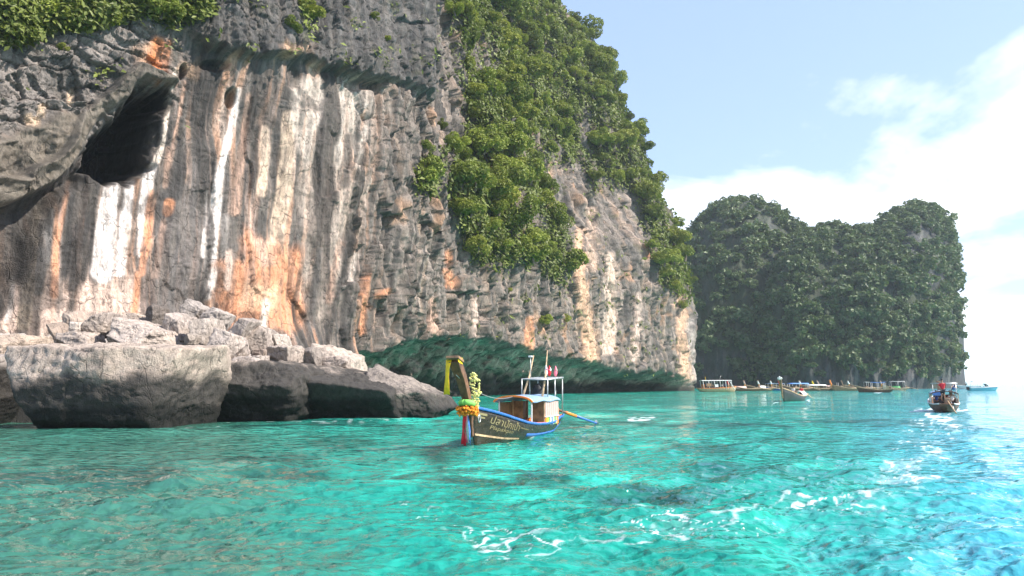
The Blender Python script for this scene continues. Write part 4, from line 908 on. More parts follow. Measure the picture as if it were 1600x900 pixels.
def hull_parts(H, root, m_hull, m_rail, m_in, stripe=None, stripe_rng=(0.05, .62), n=HN, fine=True):
    fs = np.linspace(0, 1, n); hs = np.linspace(0, 1, 9 if fine else 5)
    bm = bmesh.new()
    for side in (-1, 1): strip_bm(bm, [[H.pt(f, h, side) for h in hs] for f in fs])
    strip_bm(bm, [[H.pt(0, h, s) for s in (-1, 1)] for h in hs])
    strip_bm(bm, [[H.pt(1, h, s) for s in (-1, 1)] for h in hs])
    bmesh.ops.remove_doubles(bm, verts=bm.verts, dist=.004)
    hull = solid('hull', bm, m_hull, root, smooth=True, thick=.045)
    bm = bmesh.new()
    for side in (-1, 1):
        sec = [(0.045, -.075), (.06, .0), (.05, .035), (-.05, .035), (-.05, -.02)]
        rows = []
        for f in fs:
            x, y, z = H.pt(f, 1, side); rows.append([(x, y + side * a, z + b) for a, b in sec])
        strip_bm(bm, rows)
    solid('rail', bm, m_rail, root, smooth=True, thick=.012)
    bm = bmesh.new(); ff = np.linspace(.03, .93, n // 2)
    strip_bm(bm, [[(H.x(f, .5), s * max(H.pt(f, .42, 1)[1] - .03, .02), H.pt(f, .42, 1)[2] + .02) for s in (-1, 0, 1)] for f in ff])
    solid('deck', bm, m_in, root)
    if stripe:
        bm = bmesh.new(); ff = np.linspace(*stripe_rng, n // 2)
        for side in (-1, 1):
            strip_bm(bm, [[H.pt(f, h, side, .035) for h in (h0, h0 + .05, h0 + .13)] for f in ff for h0 in (np.interp(f, [0, .1, .3, .62], [.40, .40, .42, .44]),)])
        solid('stripe', bm, stripe, root, smooth=True, thick=.012)
    return hull
def prow_part(H, root, mat, top=(1.0, 3.35), w=.19, name='prow'):
    """tall stem post raked forward"""
    x0, _, z0 = H.pt(1, .55, 1); x1 = H.x(1, 1); z1 = H.pt(1, 1, 1)[2]
    pts = [(x0, z0 - .4), (x1 + .06, z1 + .0), (x1 + .10 + .22 * top[0], z1 + .55), (x1 + .10 + .48 * top[0], z1 + 1.1), (x1 + top[0] - .22, top[1] - .2), (x1 + top[0] - .08, top[1])]
    wid = [.10, .20, .24, .27, .30, .33]; th = [.10, .15, .16, .17, .18, .19]
    bm = bmesh.new(); rows = []
    for i, (x, z) in enumerate(pts):
        a = Vector((pts[min(i + 1, len(pts) - 1)][0] - pts[max(i - 1, 0)][0], 0, pts[min(i + 1, len(pts) - 1)][1] - pts[max(i - 1, 0)][1])).normalized()
        nrm = Vector((a.z, 0, -a.x)); hw, ht = wid[i] * w / .38 , th[i] * w / .38 * 1.3
        rows.append([tuple(Vector((x, 0, z)) + nrm * sx * ht + Vector((0, sy * hw, 0))) for sx, sy in ((-1, -1), (1, -1), (1, 1), (-1, 1), (-1, -1))])
    strip_bm(bm, rows); bmesh.ops.remove_doubles(bm, verts=bm.verts, dist=.002); bmesh.ops.holes_fill(bm, edges=bm.edges)
    return solid(name, bm, mat, root, bevel=.02), (x1 + top[0] - .08, top[1]), (x1, z1)

def skin_body(name, joints, bones, mat, parent=None, sub=1):
    """one continuous surface grown on a skeleton: joints = [(xyz, radius)]"""
    me = bpy.data.meshes.new(name); me.from_pydata([j[0] for j in joints], bones, []); o = link_mesh(name, me, mat, parent)
    md = o.modifiers.new('skin', 'SKIN'); md.use_smooth_shade = True
    for i, v in enumerate(me.skin_vertices[0].data):
        r = joints[i][1]; v.radius = r if hasattr(r, '__len__') else (r, r); v.use_root = (i == 0)
    s = o.modifiers.new('sub', 'SUBSURF'); s.levels = sub; s.render_levels = sub
    return o
def person(label, loc, rz, shirt, pants, pose='stand', parent=None, group=None):
    """small figure: body in one surface, shirt, shorts and hair over it"""
    o = empty('person', loc, rz, label, 'person', group)
    if pose == 'stand':
        hip, kneeL, kneeR, ankL, ankR, toe = .88, (.03, .1, .47), (.04, -.11, .47), (-.02, .11, .07), (0, -.13, .07), .17
        J = [((0, 0, hip), (.13, .15)), ((0, 0, 1.08), (.11, .14)), ((0, 0, 1.32), (.12, .17)), ((0, 0, 1.45), .06), ((.01, 0, 1.53), .055), ((.02, 0, 1.62), (.09, .08)), ((.015, 0, 1.73), (.085, .075)),
             ((0, .09, hip - .06), .085), (kneeL, .058), (ankL, .042), ((toe, .12, .03), .032), ((0, -.09, hip - .06), .085), (kneeR, .058), (ankR, .042), ((toe, -.14, .03), .032),
             ((0, .19, 1.40), .055), ((.05, .26, 1.12), .042), ((.22, .22, .93), .033), ((.29, .21, .90), .03), ((0, -.19, 1.40), .055), ((.10, -.27, 1.15), .042), ((.30, -.22, 1.10), .033), ((.37, -.2, 1.10), .03)]
    else:
        J = [((0, 0, .52), (.13, .16)), ((.01, 0, .72), (.11, .14)), ((.04, 0, .96), (.12, .17)), ((.05, 0, 1.09), .06), ((.06, 0, 1.16), .055), ((.08, 0, 1.25), (.09, .08)), ((.08, 0, 1.36), (.085, .075)),
             ((.08, .10, .50), .085), ((.45, .13, .52), .06), ((.47, .13, .10), .042), ((.62, .13, .05), .032), ((.08, -.10, .50), .085), ((.45, -.13, .52), .06), ((.47, -.13, .10), .042), ((.62, -.13, .05), .032),
             ((.03, .19, 1.03), .055), ((.10, .25, .78), .042), ((.33, .18, .66), .033), ((.40, .16, .65), .03), ((.03, -.19, 1.03), .055), ((.10, -.25, .78), .042), ((.33, -.18, .66), .033), ((.40, -.16, .65), .03)]
    bones = [(0, 1), (1, 2), (2, 3), (3, 4), (4, 5), (5, 6), (0, 7), (7, 8), (8, 9), (9, 10), (0, 11), (11, 12), (12, 13), (13, 14), (2, 15), (15, 16), (16, 17), (17, 18), (2, 19), (19, 20), (20, 21), (21, 22)]
    skin_body('body', J, bones, M_SKIN, o)
    g = 1.16
    big = lambda r: tuple(v * g for v in r) if hasattr(r, '__len__') else r * g
    mid = lambda a, b, t: tuple(Vector(a).lerp(Vector(b), t))
    skin_body('shirt', [(J[0][0], big(J[0][1])), (J[1][0], big(J[1][1])), (J[2][0], big(J[2][1])), (mid(J[2][0], J[3][0], .75), .085), (J[15][0], .075), (mid(J[15][0], J[16][0], .7), .06), (J[19][0], .075), (mid(J[19][0], J[20][0], .7), .06)],
              [(0, 1), (1, 2), (2, 3), (2, 4), (4, 5), (2, 6), (6, 7)], shirt, o)
    skin_body('shorts', [(J[0][0], big(big(J[0][1]))), (J[7][0], .105), (mid(J[7][0], J[8][0], .8), .085), (J[11][0], .105), (mid(J[11][0], J[12][0], .8), .085)], [(0, 1), (1, 2), (0, 3), (3, 4)], pants, o)
    hx, hy, hz = J[6][0]; hair = bmesh.new(); bmesh.ops.create_uvsphere(hair, u_segments=10, v_segments=7, radius=.098, matrix=Matrix.Translation((hx - .015, hy, hz + .015)) @ Matrix.Diagonal((1.05, .9, .9, 1)))
    bmesh.ops.delete(hair, geom=[v for v in hair.verts if v.co.z < hz - .06 and v.co.x > hx], context='VERTS'); solid('hair', hair, M_HAIR, o, smooth=True)
    return o

# ---- the long-tail boat in front
def text_on_hull(name, body, H, f0, f1, hmid, height, mat, parent, side=1, shear=0.25):
    """painted lettering laid 6 mm over the planking; runs from bow (f0) towards the stern (f1)"""
    cu = bpy.data.curves.new(name, 'FONT'); cu.body = body; cu.size = 1.0; cu.shear = shear; cu.resolution_u = 2
    tmp = bpy.data.objects.new(name, cu); C.objects.link(tmp)
    dg = bpy.context.evaluated_depsgraph_get(); me = bpy.data.meshes.new_from_object(tmp.evaluated_get(dg)); bpy.data.objects.remove(tmp)
    if not len(me.vertices): return None
    co = np.array([v.co[:] for v in me.vertices]); mn, mx = co.min(0), co.max(0); w_, h_ = mx[0] - mn[0], mx[1] - mn[1]
    bm = bmesh.new(); bm.from_mesh(me); bmesh.ops.triangulate(bm, faces=bm.faces)
    bmesh.ops.subdivide_edges(bm, edges=[e for e in bm.edges if e.calc_length() > .25], cuts=2)
    for v in bm.verts:
        a = (v.co.x - mn[0]) / w_; b = (v.co.y - (mn[1] + mx[1]) / 2) / h_
        f = f0 + (f1 - f0) * a; hb, gz, kz = H.at(f); h = hmid[0] + (hmid[1] - hmid[0]) * a + b * height / (gz - kz)
        v.co = H.pt(f, h, side, .034)
    for fc in bm.faces:
        if fc.normal.y * side < 0: fc.normal_flip()
    return link_mesh(name, bm_mesh2(name, bm, mat), None, parent)
def bm_mesh2(name, bm, mat):
    me = bpy.data.meshes.new(name); bm.to_mesh(me); bm.free(); me.materials.append(mat); return me
def petals_bm(bm, centre, r, n, rs, s):
    for _ in range(n):
        d = Vector((rs.gauss(0, 1), rs.gauss(0, 1), rs.gauss(0, 1))).normalized(); p = Vector(centre) + Vector((d.x * r[0], d.y * r[1], d.z * r[2])) * rs.uniform(.7, 1.05)
        bmesh.ops.create_icosphere(bm, subdivisions=1, radius=s * rs.uniform(.7, 1.2), matrix=Matrix.Translation(p))
def ribbon(name, pts, w, mat, root, yaw=0.0):
    bm = bmesh.new(); rows = []
    for i, (x, y, z) in enumerate(pts):
        a = yaw + .5 * math.sin(i * .9); rows.append([(x - w * math.sin(a), y - w * math.cos(a), z), (x, y, z + .01), (x + w * math.sin(a), y + w * math.cos(a), z)])
    strip_bm(bm, rows); return solid(name, bm, mat, root, smooth=True, thick=.012)
def main_boat():
    H = Hull(); bow = Vector(P(741, 690, 29.6)); bow.z = 0; st = Vector(P(868, 668, 39.6)); st.z = 0
    d = (bow - st).normalized(); ang = math.atan2(d.y, d.x); ctr = bow - d * (H.L * .5 - .1)
    B = empty('longtail_boat', (ctr.x, ctr.y, 0), ang, 'dark wooden longtail boat with garlanded prow and gold lettering, nearest of all the boats', 'boat')
    M_RIM = M_BLUE
    hull_parts(H, B, M_HULL, M_RIM, M_WOODL, stripe=M_BLUE, stripe_rng=(.02, .60))
    # orange inner edge of the rail
    bm = bmesh.new(); fs = np.linspace(.03, .97, 40)
    for s in (-1, 1): strip_bm(bm, [[(H.x(f, 1), s * (H.pt(f, 1, 1)[1] - o), H.pt(f, 1, 1)[2] + z) for o, z in ((.055, -.10), (.055, .05), (.10, .05))] for f in fs])
    solid('inner_rail', bm, M_ORANGE, B, thick=.01)
    # yellow line along the keel at the bow
    bm = bmesh.new()
    for s in (-1, 1): strip_bm(bm, [[H.pt(f, h, s, .034) for h in (.34, .385)] for f in np.linspace(.66, .995, 16)])
    solid('boot_line', bm, M_WOODL, B, thick=.01)
    pr, (tx, tz), (gx, gz) = prow_part(H, B, M_WOODD, top=(1.42, 3.34), w=.25)
    box_part('prow_cap', (tx + .02, 0, tz + .03), (.50, .54, .10), M_WOOD, pr, Matrix.Rotation(R(-18), 3, 'Y'))
    bmp = bmesh.new(); strip_bm(bmp, [[(tx - .16, y, tz - .03) for y in (-.15, .15)], [(tx - .20, y, tz - .26) for y in (-.14, .14)]]); 
    solid('cap_cloth', bmp, M_YEL, pr, thick=.02)
    for s in (1,):
        bmp = bmesh.new(); strip_bm(bmp, [[(tx - .18, s * .21, tz + .09), (tx + .2, s * .21, tz + .02)], [(tx - .20, s * .21, tz - .16), (tx + .16, s * .21, tz - .08)]]); solid('cap_cloth', bmp, M_YEL, pr, thick=.02)
    # hanging yellow sash, garlands, ribbons: tied to the prow, so each is a thing of its own
    q = lambda x, y, z: tuple((B.matrix_basis @ Vector((x, y, z))))
    def hung(name, label, cat, at):
        o = empty(name, q(*at), ang, label, cat); return o
    s_ = hung('sash', 'long yellow cloth sash hanging from the top of the prow', 'sash', (tx + .06, -.22, tz))
    ribbon('sash_cloth', [(.02, 0, 0), (.05, -.03, -.3), (.03, -.06, -.6), (.02, -.07, -.95), (-.02, -.09, -1.28)], .12, M_YEL, s_, .1)
    ribbon('sash_knot', [(-.05, .05, .03), (.0, .0, .05), (.06, -.05, -.04)], .07, M_YEL, s_, .9)
    rs = random.Random(5)
    g = hung('garland', 'orange and yellow flower garland wound round the foot of the prow', 'garland', (gx + .12, 0, gz + .1))
    bm = bmesh.new(); 
    for k in range(15):
        a = k / 15 * 6.283; petals_bm(bm, (.05 + .28 * math.cos(a), .30 * math.sin(a), -.28 + .05 * math.sin(3 * a)), (.15, .15, .17), 16, rs, .05)
    solid('orange_flowers', bm, M_FLOW, g, smooth=False)
    bm = bmesh.new()
    for (x, y, z, r) in ((-.28, .16, .12, .17), (-.42, .1, -.1, .18), (-.2, .24, .42, .2), (-.1, .26, .72, .22), (-.02, .2, .98, .17), (-.55, .1, -.16, .13), (-.22, -.2, .1, .16)): petals_bm(bm, (x, y, z), (r, r, r), 34, rs, .045)
    solid('yellow_flowers', bm, M_FLOWY, g, smooth=False)
    bm = bmesh.new(); rows = []
    for k in range(15):
        a = k / 14 * 6.283; rows.append([(.10 + (.27 + dr) * math.cos(a), (.27 + dr) * math.sin(a), z + .05 * math.cos(a)) for dr, z in ((.02, -.12), (.06, .0), (.0, .1))])
    strip_bm(bm, rows); solid('green_sash', bm, M_GRNC, g, thick=.03, smooth=True)
    r_ = hung('ribbon_bundle', 'red, pink, white and blue ribbons hanging below the garland', 'ribbons', (gx + .34, .02, gz - .40))
    for k, (mt, dy, ln) in enumerate(((M_RED, -.12, 1.05), (M_RED, -.04, 1.1), (M_PINK, .03, .98), (M_WHITE, .09, 1.0), (M_BLUE, .15, 1.08))):
        ribbon('ribbon', [(0, dy * .5, .1), (.02, dy * .8, -.2), (-.02, dy, -.55), (.01, dy * 1.1, -.8), (0, dy * 1.2, -ln)], .055, mt, r_, .3 * k)
    bm = bmesh.new(); petals_bm(bm, (0, 0, .1), (.12, .12, .08), 20, rs, .045); solid('flower_knot', bm, M_FLOW, r_)
    # mooring shackle on the stem
    bm = bmesh.new(); tube_mesh(bm, [(H.x(.985, .8) + .1 * math.cos(a), .30, 1.12 + .14 * math.sin(a)) for a in np.linspace(0, 6.28, 13)], .028, 6, False); solid('shackle', bm, M_STEEL, B, smooth=True)
    # lettering
    text_on_hull('lettering', 'ปลาปักเป้า', H, .905, .69, (.80, .755), .36, M_GOLD, B, 1)
    text_on_hull('lettering', 'Plapakpao', H, .905, .735, (.58, .555), .20, M_GOLD, B, 1)
    text_on_hull('lettering', '~~~~~~', H, .68, .60, (.74, .72), .06, M_GOLD, B, 1)
    for s in (1,):
        for (f0, f1, h, w_) in ((.975, .925, .865, .055), (.975, .935, .785, .04)):
            bm = bmesh.new(); strip_bm(bm, [[H.pt(f, h + k * w_ * .5, s, .033) for k in (-1, 1)] for f in np.linspace(f0, f1, 6)]); solid('registration_plate', bm, M_GOLD, B, thick=.008)
    # cabin: curved roof on boards, towards the stern
    c0, c1, fl, ht, wd = -3.35, 0.75, .34, 1.84, .82
    bm = bmesh.new(); rows = []
    for x in np.linspace(c0 - .1, c1 + .12, 14):
        rows.append([(x, math.sin(a) * (wd + .08), ht + .30 * math.cos(a) - .24 + .03 * math.sin((x - c0) * 3)) for a in np.linspace(-1.45, 1.45, 15)])
    strip_bm(bm, rows); rf = solid('cabin_roof', bm, M_SKYB, B, smooth=True, thick=.05)
    bm = bmesh.new(); rows = [[(x, math.sin(a) * (wd + .10), ht + .30 * math.cos(a) - .235) for a in np.linspace(-1.45, 1.45, 15)] for x in (c1 + .06, c1 + .20)]
    strip_bm(bm, rows); solid('roof_edge', bm, M_ORANGE, rf, thick=.075)
    def side_panel(name, x0, x1, z0, z1, s, mat, par=None): return box_part(name, ((x0 + x1) / 2, s * wd, (z0 + z1) / 2), (x1 - x0, .035, z1 - z0), mat, par or B)
    for s in (1, -1):
        if s == 1:
            sp = side_panel('side_board', -3.30, -1.22, .94, ht - .23, s, M_PINKW)
            for k in range(7): box_part('plank_batten', (-3.2 + k * .31, s * (wd + .022), (.94 + ht - .23) / 2), (.022, .014, ht - 1.18), M_WHITE, sp, bevel=0)
            box_part('sill', (-2.25, s * (wd + .03), .915), (2.2, .06, .045), M_WHITE, sp)
        else: side_panel('side_board', -3.30, .55, .62, ht - .23, s, M_WOOD)
        cols = [M_ORANGE, M_WOODL, M_GREEN, M_WHITE, M_BLUE, M_WHITE, M_GREEN, M_YEL, M_ORANGE]
        for k, mt in enumerate(cols): side_panel('painted_panel', -3.30 + k * 2.08 / 9 + .004, -3.30 + (k + 1) * 2.08 / 9 - .004, .52, .89, s, mt)
        for x in (-3.28, -1.2, .58): box_part('cabin_post', (x, s * (wd - .045), 1.05), (.065, .055, 1.26), M_WOODL if x < 0 else M_WHITE, B)
    box_part('bulkhead', (-1.24, .46, 1.1), (.04, .66, 1.1), M_WOOD, B); box_part('bulkhead', (-1.24, -.52, 1.1), (.04, .5, 1.1), M_WOOD, B)
    for x in (-.2, -.85, 1.5, 2.5): 
        f = x / H.L + .5; hw = H.pt(f, .62, 1)[1]; box_part('thwart', (x, 0, H.pt(f, .66, 1)[2]), (.22, hw * 1.92, .035), M_WOODL, B)
    # steering canopy on tubes behind the cabin
    cz = 2.72; x0, x1 = -4.7, -2.2; wy = .66
    bm = bmesh.new()
    ring = [(x0, -wy, cz + .04), (x1, -wy, cz - .06), (x1, wy, cz - .06), (x0, wy, cz + .04), (x0, -wy, cz + .04)]
    tube_mesh(bm, ring, .045, 7); fr = solid('canopy_frame', bm, M_STEEL, B, smooth=True)
    for k in range(4):
        x = x0 + (x1 - x0) * (k + .5) / 4; box_part('canopy_slat', (x, 0, cz + .045 - .10 * (x - x0) / (x1 - x0)), (.52, 1.36, .07), M_WHITE, fr, bevel=.006)
    for (x, y, b) in ((x1 + .08, wy, 1.6), (x1 + .08, -wy, 1.6), (-3.3, wy, 1.55), (-3.3, -wy, 1.55), (x0 + .12, wy, .85), (x0 + .12, -wy, .85)): tube_part('canopy_post', [(x, y, b), (x, y, cz - .02)], .03, M_STEEL, B, 6)
    for s, xx, ln in ((1, -2.05, 4.1), (-1, -2.25, 3.85)): tube_part('pole', [(-1.75, s * .5, 1.78), (-2.5, s * .42, cz + .05), (-3.05, s * .36, ln)], [.06, .045, .025], M_WOODL, B, 6)
    tube_part('lamp_mast', [(-2.4, -.3, cz), (-2.4, -.3, 3.75)], .02, M_STEEL, B, 5); box_part('mast_lamp', (-2.4, -.3, 3.78), (.2, .2, .08), M_WHITE, B, bevel=.03)
    for (x, y, m1, m2) in ((-2.7, .4, M_WHITE, M_PINK), (-3.55, .3, M_RED, M_WHITE), (-4.6, .3, M_PINK, M_PINKW)):
        fl = empty('flag', q(x, y, cz + .02), ang, {-2.7: 'small pale furled flag nearest the crossed poles on the boat canopy', -3.55: 'small red and white furled flag on the middle of the boat canopy', -4.6: 'small pink furled flag at the stern end of the boat canopy'}[x], 'flag', 'furled flags on the canopy')
        tube_part('flag_pole', [(0, 0, 0), (0, 0, .62)], .012, M_WOODL, fl, 5)
        bm = bmesh.new(); tube_mesh(bm, [(0, 0, .1), (.02, 0, .25), (.01, .02, .45), (0, 0, .62)], [.05, .095, .07, .015], 7); solid('flag_cloth', bm, m1, fl, smooth=True)
        bm = bmesh.new(); tube_mesh(bm, [(0, .03, .28), (.02, .05, .4), (.01, .03, .52)], [.03, .07, .03], 7); solid('flag_band', bm, m2, fl, smooth=True)
    # engine on its pivot and the long propeller tube
    E = empty('longtail_engine', q(-4.35, .05, .95), ang, 'long tail engine on its pivot with orange and blue propeller tube', 'engine')
    box_part('engine_block', (.05, 0, .34), (.62, .40, .40), M_ENG, E, bevel=.05); box_part('cylinder_head', (.12, 0, .62), (.30, .34, .2), M_WOODL, E, bevel=.05)
    bm = bmesh.new(); tube_mesh(bm, [(.42, 0, .36), (.50, 0, .36)], [.22, .22], 14); solid('flywheel', bm, M_ENG, E)
    tube_part('exhaust', [(.1, .2, .6), (.0, .28, .85), (-.1, .28, 1.15)], [.05, .045, .04], M_STEEL, E, 7)
    tube_part('tiller', [(.3, 0, .4), (1.0, .05, .62), (1.35, .08, .66)], .022, M_STEEL, E, 6); tube_part('pivot', [(0, 0, -.25), (0, 0, .2)], .07, M_STEEL, E, 8)
    L_ = Vector((-5.9, .95, -.78)); P0 = Vector((-.2, .0, .30))
    at_ = lambda t: tuple(P0.lerp(L_, t))
    tube_part('drive_shaft', [at_(0), at_(.55)], [.07, .055], M_WOODD, E, 8); tube_part('orange_sleeve', [at_(.02), at_(.13)], [.10, .10], M_ORANGE, E, 8); tube_part('orange_sleeve', [at_(.30), at_(.52)], [.085, .08], M_ORANGE, E, 8); tube_part('blue_tube', [at_(.52), at_(1)], [.07, .05], M_BLUE, E, 8)
    dv = (L_ - P0).normalized(); pc = L_
    bm = bmesh.new()
    for k in range(3):
        a = k * 2.094; u = dv.orthogonal().normalized(); v = dv.cross(u); dr = u * math.cos(a) + v * math.sin(a); sd_ = dv.cross(dr)
        vs = [bm.verts.new(pc + dr * r + sd_ * s * .06 + dv * s * .03) for r, s in ((.02, -1), (.02, 1), (.2, 1), (.2, -1))]; bm.faces.new(vs)
    solid('propeller', bm, M_STEEL, E, thick=.015)
    # black cover and gear behind the cabin
    bm = bmesh.new(); bmesh.ops.create_uvsphere(bm, u_segments=14, v_segments=9, radius=1, matrix=Matrix.Translation((0, 0, .28)) @ Matrix.Diagonal((.28, .32, .56, 1)))
    rr = random.Random(2)
    for v in bm.verts: v.co += Vector((rr.uniform(-.03, .03), rr.uniform(-.03, .03), rr.uniform(-.03, .03)))
    cv = solid('cover', bm, M_BLACK, None, smooth=True); cv.location = q(-2.95, -.1, 1.63); cv.rotation_euler = (0, 0, ang); cv.name = 'black_cover'; tag(cv, 'black cloth bundle on the cabin roof under the canopy', 'bundle')
    # mooring line: from the prow top, sagging to the cabin roof
    bm = bmesh.new(); a = Vector((tx - .1, 0, tz - .55)); b = Vector((.6, 0, 1.92)); tube_mesh(bm, [tuple(a.lerp(b, t) - Vector((0, 0, .42 * 4 * t * (1 - t)))) for t in np.linspace(0, 1, 16)], .014, 5); solid('stay_rope', bm, M_STEEL, B, smooth=True)
    for k, (x, y, z) in enumerate(((-4.55, .35, .93), (-4.75, -.3, .95))):
        bm = bmesh.new(); tube_mesh(bm, [(x, y, z), (x, y, z + .3)], [.13, .13], 12); o = solid('bucket', bm, [M_ORANGE, M_RED][k], None, smooth=False); o.matrix_basis = B.matrix_basis.copy(); tag(o, ['orange bucket beside the engine on the stern', 'red bucket at the far side of the stern'][k], 'bucket')
    return B
main_boat()
# ---- boats further off
def far_boat(name, label, pc, Y, heading, L=9.0, beam=1.6, bow_h=1.6, hullm=None, railm=None, prow=2.7, cloth=None, awning=None, group=None, gear=None, cover=None, shaft=True):
    """long-tail boat seen from far off. awning = (material, x0, x1, height, curved)"""
    H = Hull(L, beam, bow_h, .6, .8, .3); X = (pc - 800) / FPX * Y
    B = empty(name, (X, Y, 0), heading, label, 'boat', group); B.scale = (1.1, 1.12, 1.18)
    hull_parts(H, B, hullm or M_WOODD, railm or M_WOODL, M_WOODL, n=20, fine=False)
    if prow:
        pr, (tx, tz), (gx, gz) = prow_part(H, B, M_WOOD, top=(.62, prow), w=.2)
        if cloth:
            bm = bmesh.new(); tube_mesh(bm, [(gx + .03, 0, gz + .05), (gx + .32, 0, gz + .62), (tx - .12, 0, tz - .1)], [.23, .22, .2], 7); solid('prow_cloth', bm, cloth, pr)
            bm = bmesh.new(); tube_mesh(bm, [(gx + .1, 0, gz - .5), (gx + .12, 0, gz - .1), (gx + .05, 0, gz + .12)], [.1, .2, .24], 7); solid('prow_flowers', bm, M_FLOW, pr)
    if awning:
        mt, x0, x1, h, curved = awning; wd = beam * .44
        bm = bmesh.new()
        if curved: strip_bm(bm, [[(x, math.sin(a) * wd, h + .28 * math.cos(a) - .2) for a in np.linspace(-1.4, 1.4, 9)] for x in np.linspace(x0, x1, 5)])
        else: strip_bm(bm, [[(x, y, h - .06 * abs(y) + .05 * math.sin(x * 2.1)) for y in (-wd, 0, wd)] for x in np.linspace(x0, x1, 6)])
        solid('awning', bm, mt, B, smooth=True, thick=.05)
        for x in np.linspace(x0 + .1, x1 - .1, 3 if x1 - x0 > 2.5 else 2):
            for s in (-1, 1): tube_part('awning_post', [(x, s * wd * .95, .45), (x, s * wd * .95, h - .08)], .035, M_WHITE, B, 5)
    if cover:
        mt, x0, x1, h = cover; bm = bmesh.new(); strip_bm(bm, [[(x, math.sin(a) * beam * .40, .55 + (h - .55) * math.cos(a)) for a in np.linspace(-1.5, 1.5, 9)] for x in np.linspace(x0, x1, 4)]); solid('cover', bm, mt, B, smooth=True, thick=.04)
    for x in (-L * .22, L * .05, L * .2): box_part('thwart', (x, 0, .52), (.22, beam * .78, .04), M_WOODL, B, bevel=0)
    if shaft:
        e = box_part('engine', (-L * .44, 0, 1.05), (.55, .35, .42), M_ENG, B, bevel=.05); tube_part('drive_shaft', [(-L * .46, 0, 1.1), (-L * .46 - 3.2, .3, .25)], .045, M_WOODL, e, 6)
    return B
def fleet():
    pi = math.pi; g = 'longtail boats moored along the shore'
    # cream tour boat by the corner of the cliff
    Y = 208; X = (1117 - 800) / FPX * Y; H = Hull(10.6, 2.3, 1.45, .95, 1.05, .35)
    T = empty('tour_boat', (X, Y, 0), 0.12, 'cream wooden tour boat with a full length white roof, nearest the cliff corner', 'boat')
    hull_parts(H, T, M_WOODL, M_ORANGE, M_WOODL, n=22, fine=False)
    bm = bmesh.new(); strip_bm(bm, [[(x, y, 3.05 + .12 * math.cos(y * 1.3) + .03 * x * .2) for y in np.linspace(-1.15, 1.15, 7)] for x in np.linspace(-4.5, 4.0, 8)]); solid('roof', bm, M_WHITE, T, thick=.10)
    for x in np.linspace(-4.3, 3.8, 6):
        for s in (-1, 1): tube_part('roof_post', [(x + .25, s * 1.0, .7), (x, s * 1.05, 3.05)], .06, M_WHITE, T, 6)
    for x in np.linspace(-3.4, 2.6, 5): box_part('bench', (x, 0, 1.05), (.45, 1.7, .10), M_WOODL, T, bevel=0)
    box_part('cabin_wall', (-3.9, 0, 1.45), (.1, 1.9, 1.2), M_ORANGE, T); box_part('canvas_side', (-2.6, -1.08, 1.9), (1.3, .04, .8), M_WOOD, T, bevel=0); box_part('canvas_side', (-.4, -1.08, 1.7), (.9, .04, .7), M_WHITE, T, bevel=0)
    tube_part('flag_mast', [(-3.2, 0, 3.1), (-3.2, 0, 4.1)], .04, M_YEL, T, 5); tube_part('aerial', [(.9, .2, 3.1), (1.4, .2, 4.4)], .03, M_STEEL, T, 5)
    tube_part('gangway_rail', [(3.2, -1.0, 3.2), (4.9, -1.0, .5)], .09, M_WHITE, T, 6)
    for k, (x, sh) in enumerate(((-3.0, M_WHITE), (-1.2, M_WOOD), (1.5, M_WHITE), (2.4, M_BLUE))):
        person(['passenger in a white shirt at the stern of the cream tour boat', 'passenger in a brown shirt in the middle of the cream tour boat', 'passenger in a white shirt near the bow of the cream tour boat', 'passenger in a blue shirt at the bow of the cream tour boat'][k], (X + x * math.cos(.12), Y + x * math.sin(.12) - .5, .9), -1.3, sh, M_BLACK, 'sit', None, 'passengers on the tour boat')
    far_boat('longtail_boat', 'dark longtail with a pink covered cabin and red cloth on its prow', 1162, 226, pi + .15, 9, hullm=M_WOODD, cloth=M_RED, cover=(M_PINKW, 0, 3.3, 1.25), group=g)
    far_boat('longtail_boat', 'dark longtail with white bundles aboard, right of the pink covered one', 1184, 232, pi + .25, 8.5, hullm=M_WOODD, cloth=M_PINKW, cover=(M_WHITE, -1.5, .4, 1.3), group=g)
    far_boat('longtail_boat', 'navy longtail with a pale blue awning and white prow', 1207, 238, pi + .2, 9, hullm=M_NAVY, cloth=M_WHITE, awning=(M_SKYB, -2.8, 2.6, 1.95, False), group=g)
    far_boat('longtail_boat', 'longtail with a deep blue tarpaulin awning and red prow cloth', 1240, 230, pi + .2, 9, hullm=M_WOODD, cloth=M_RED, awning=(M_TARP, -3.6, 2.4, 1.95, True), group=g)
    far_boat('longtail_boat', 'longtail with a long low cream roof along its whole length', 1273, 236, pi + .1, 9, hullm=M_WOODD, cloth=M_WHITE, awning=(M_WHITE, -2.4, 3.4, 1.55, True), group=g)
    far_boat('longtail_boat', 'longtail with dark square canopy frame and pale prow cloth', 1304, 240, pi - .1, 9.5, hullm=M_WOODD, cloth=M_PINKW, awning=(M_BLACK, -.2, 1.9, 2.2, False), group=g)
    far_boat('longtail_boat', 'long reddish brown longtail with an orange prow cloth and open deck', 1325, 236, pi + .05, 10.5, hullm=M_WOOD, cloth=M_ORANGE, prow=2.9, group=g)
    far_boat('longtail_boat', 'low brown open longtail behind the orange prowed one, white lamp on a mast', 1337, 246, pi + .1, 9, hullm=M_WOOD, cloth=None, awning=(M_WHITE, -3.6, -2.0, 2.3, False), group=g)
    far_boat('longtail_boat', 'small dark boat under way with a pale blue awning throwing up spray', 1362, 196, pi * .5 + .9, 7.5, bow_h=1.2, hullm=M_WOODD, prow=None, awning=(M_TARP, -2.2, .8, 2.2, False), group=None)
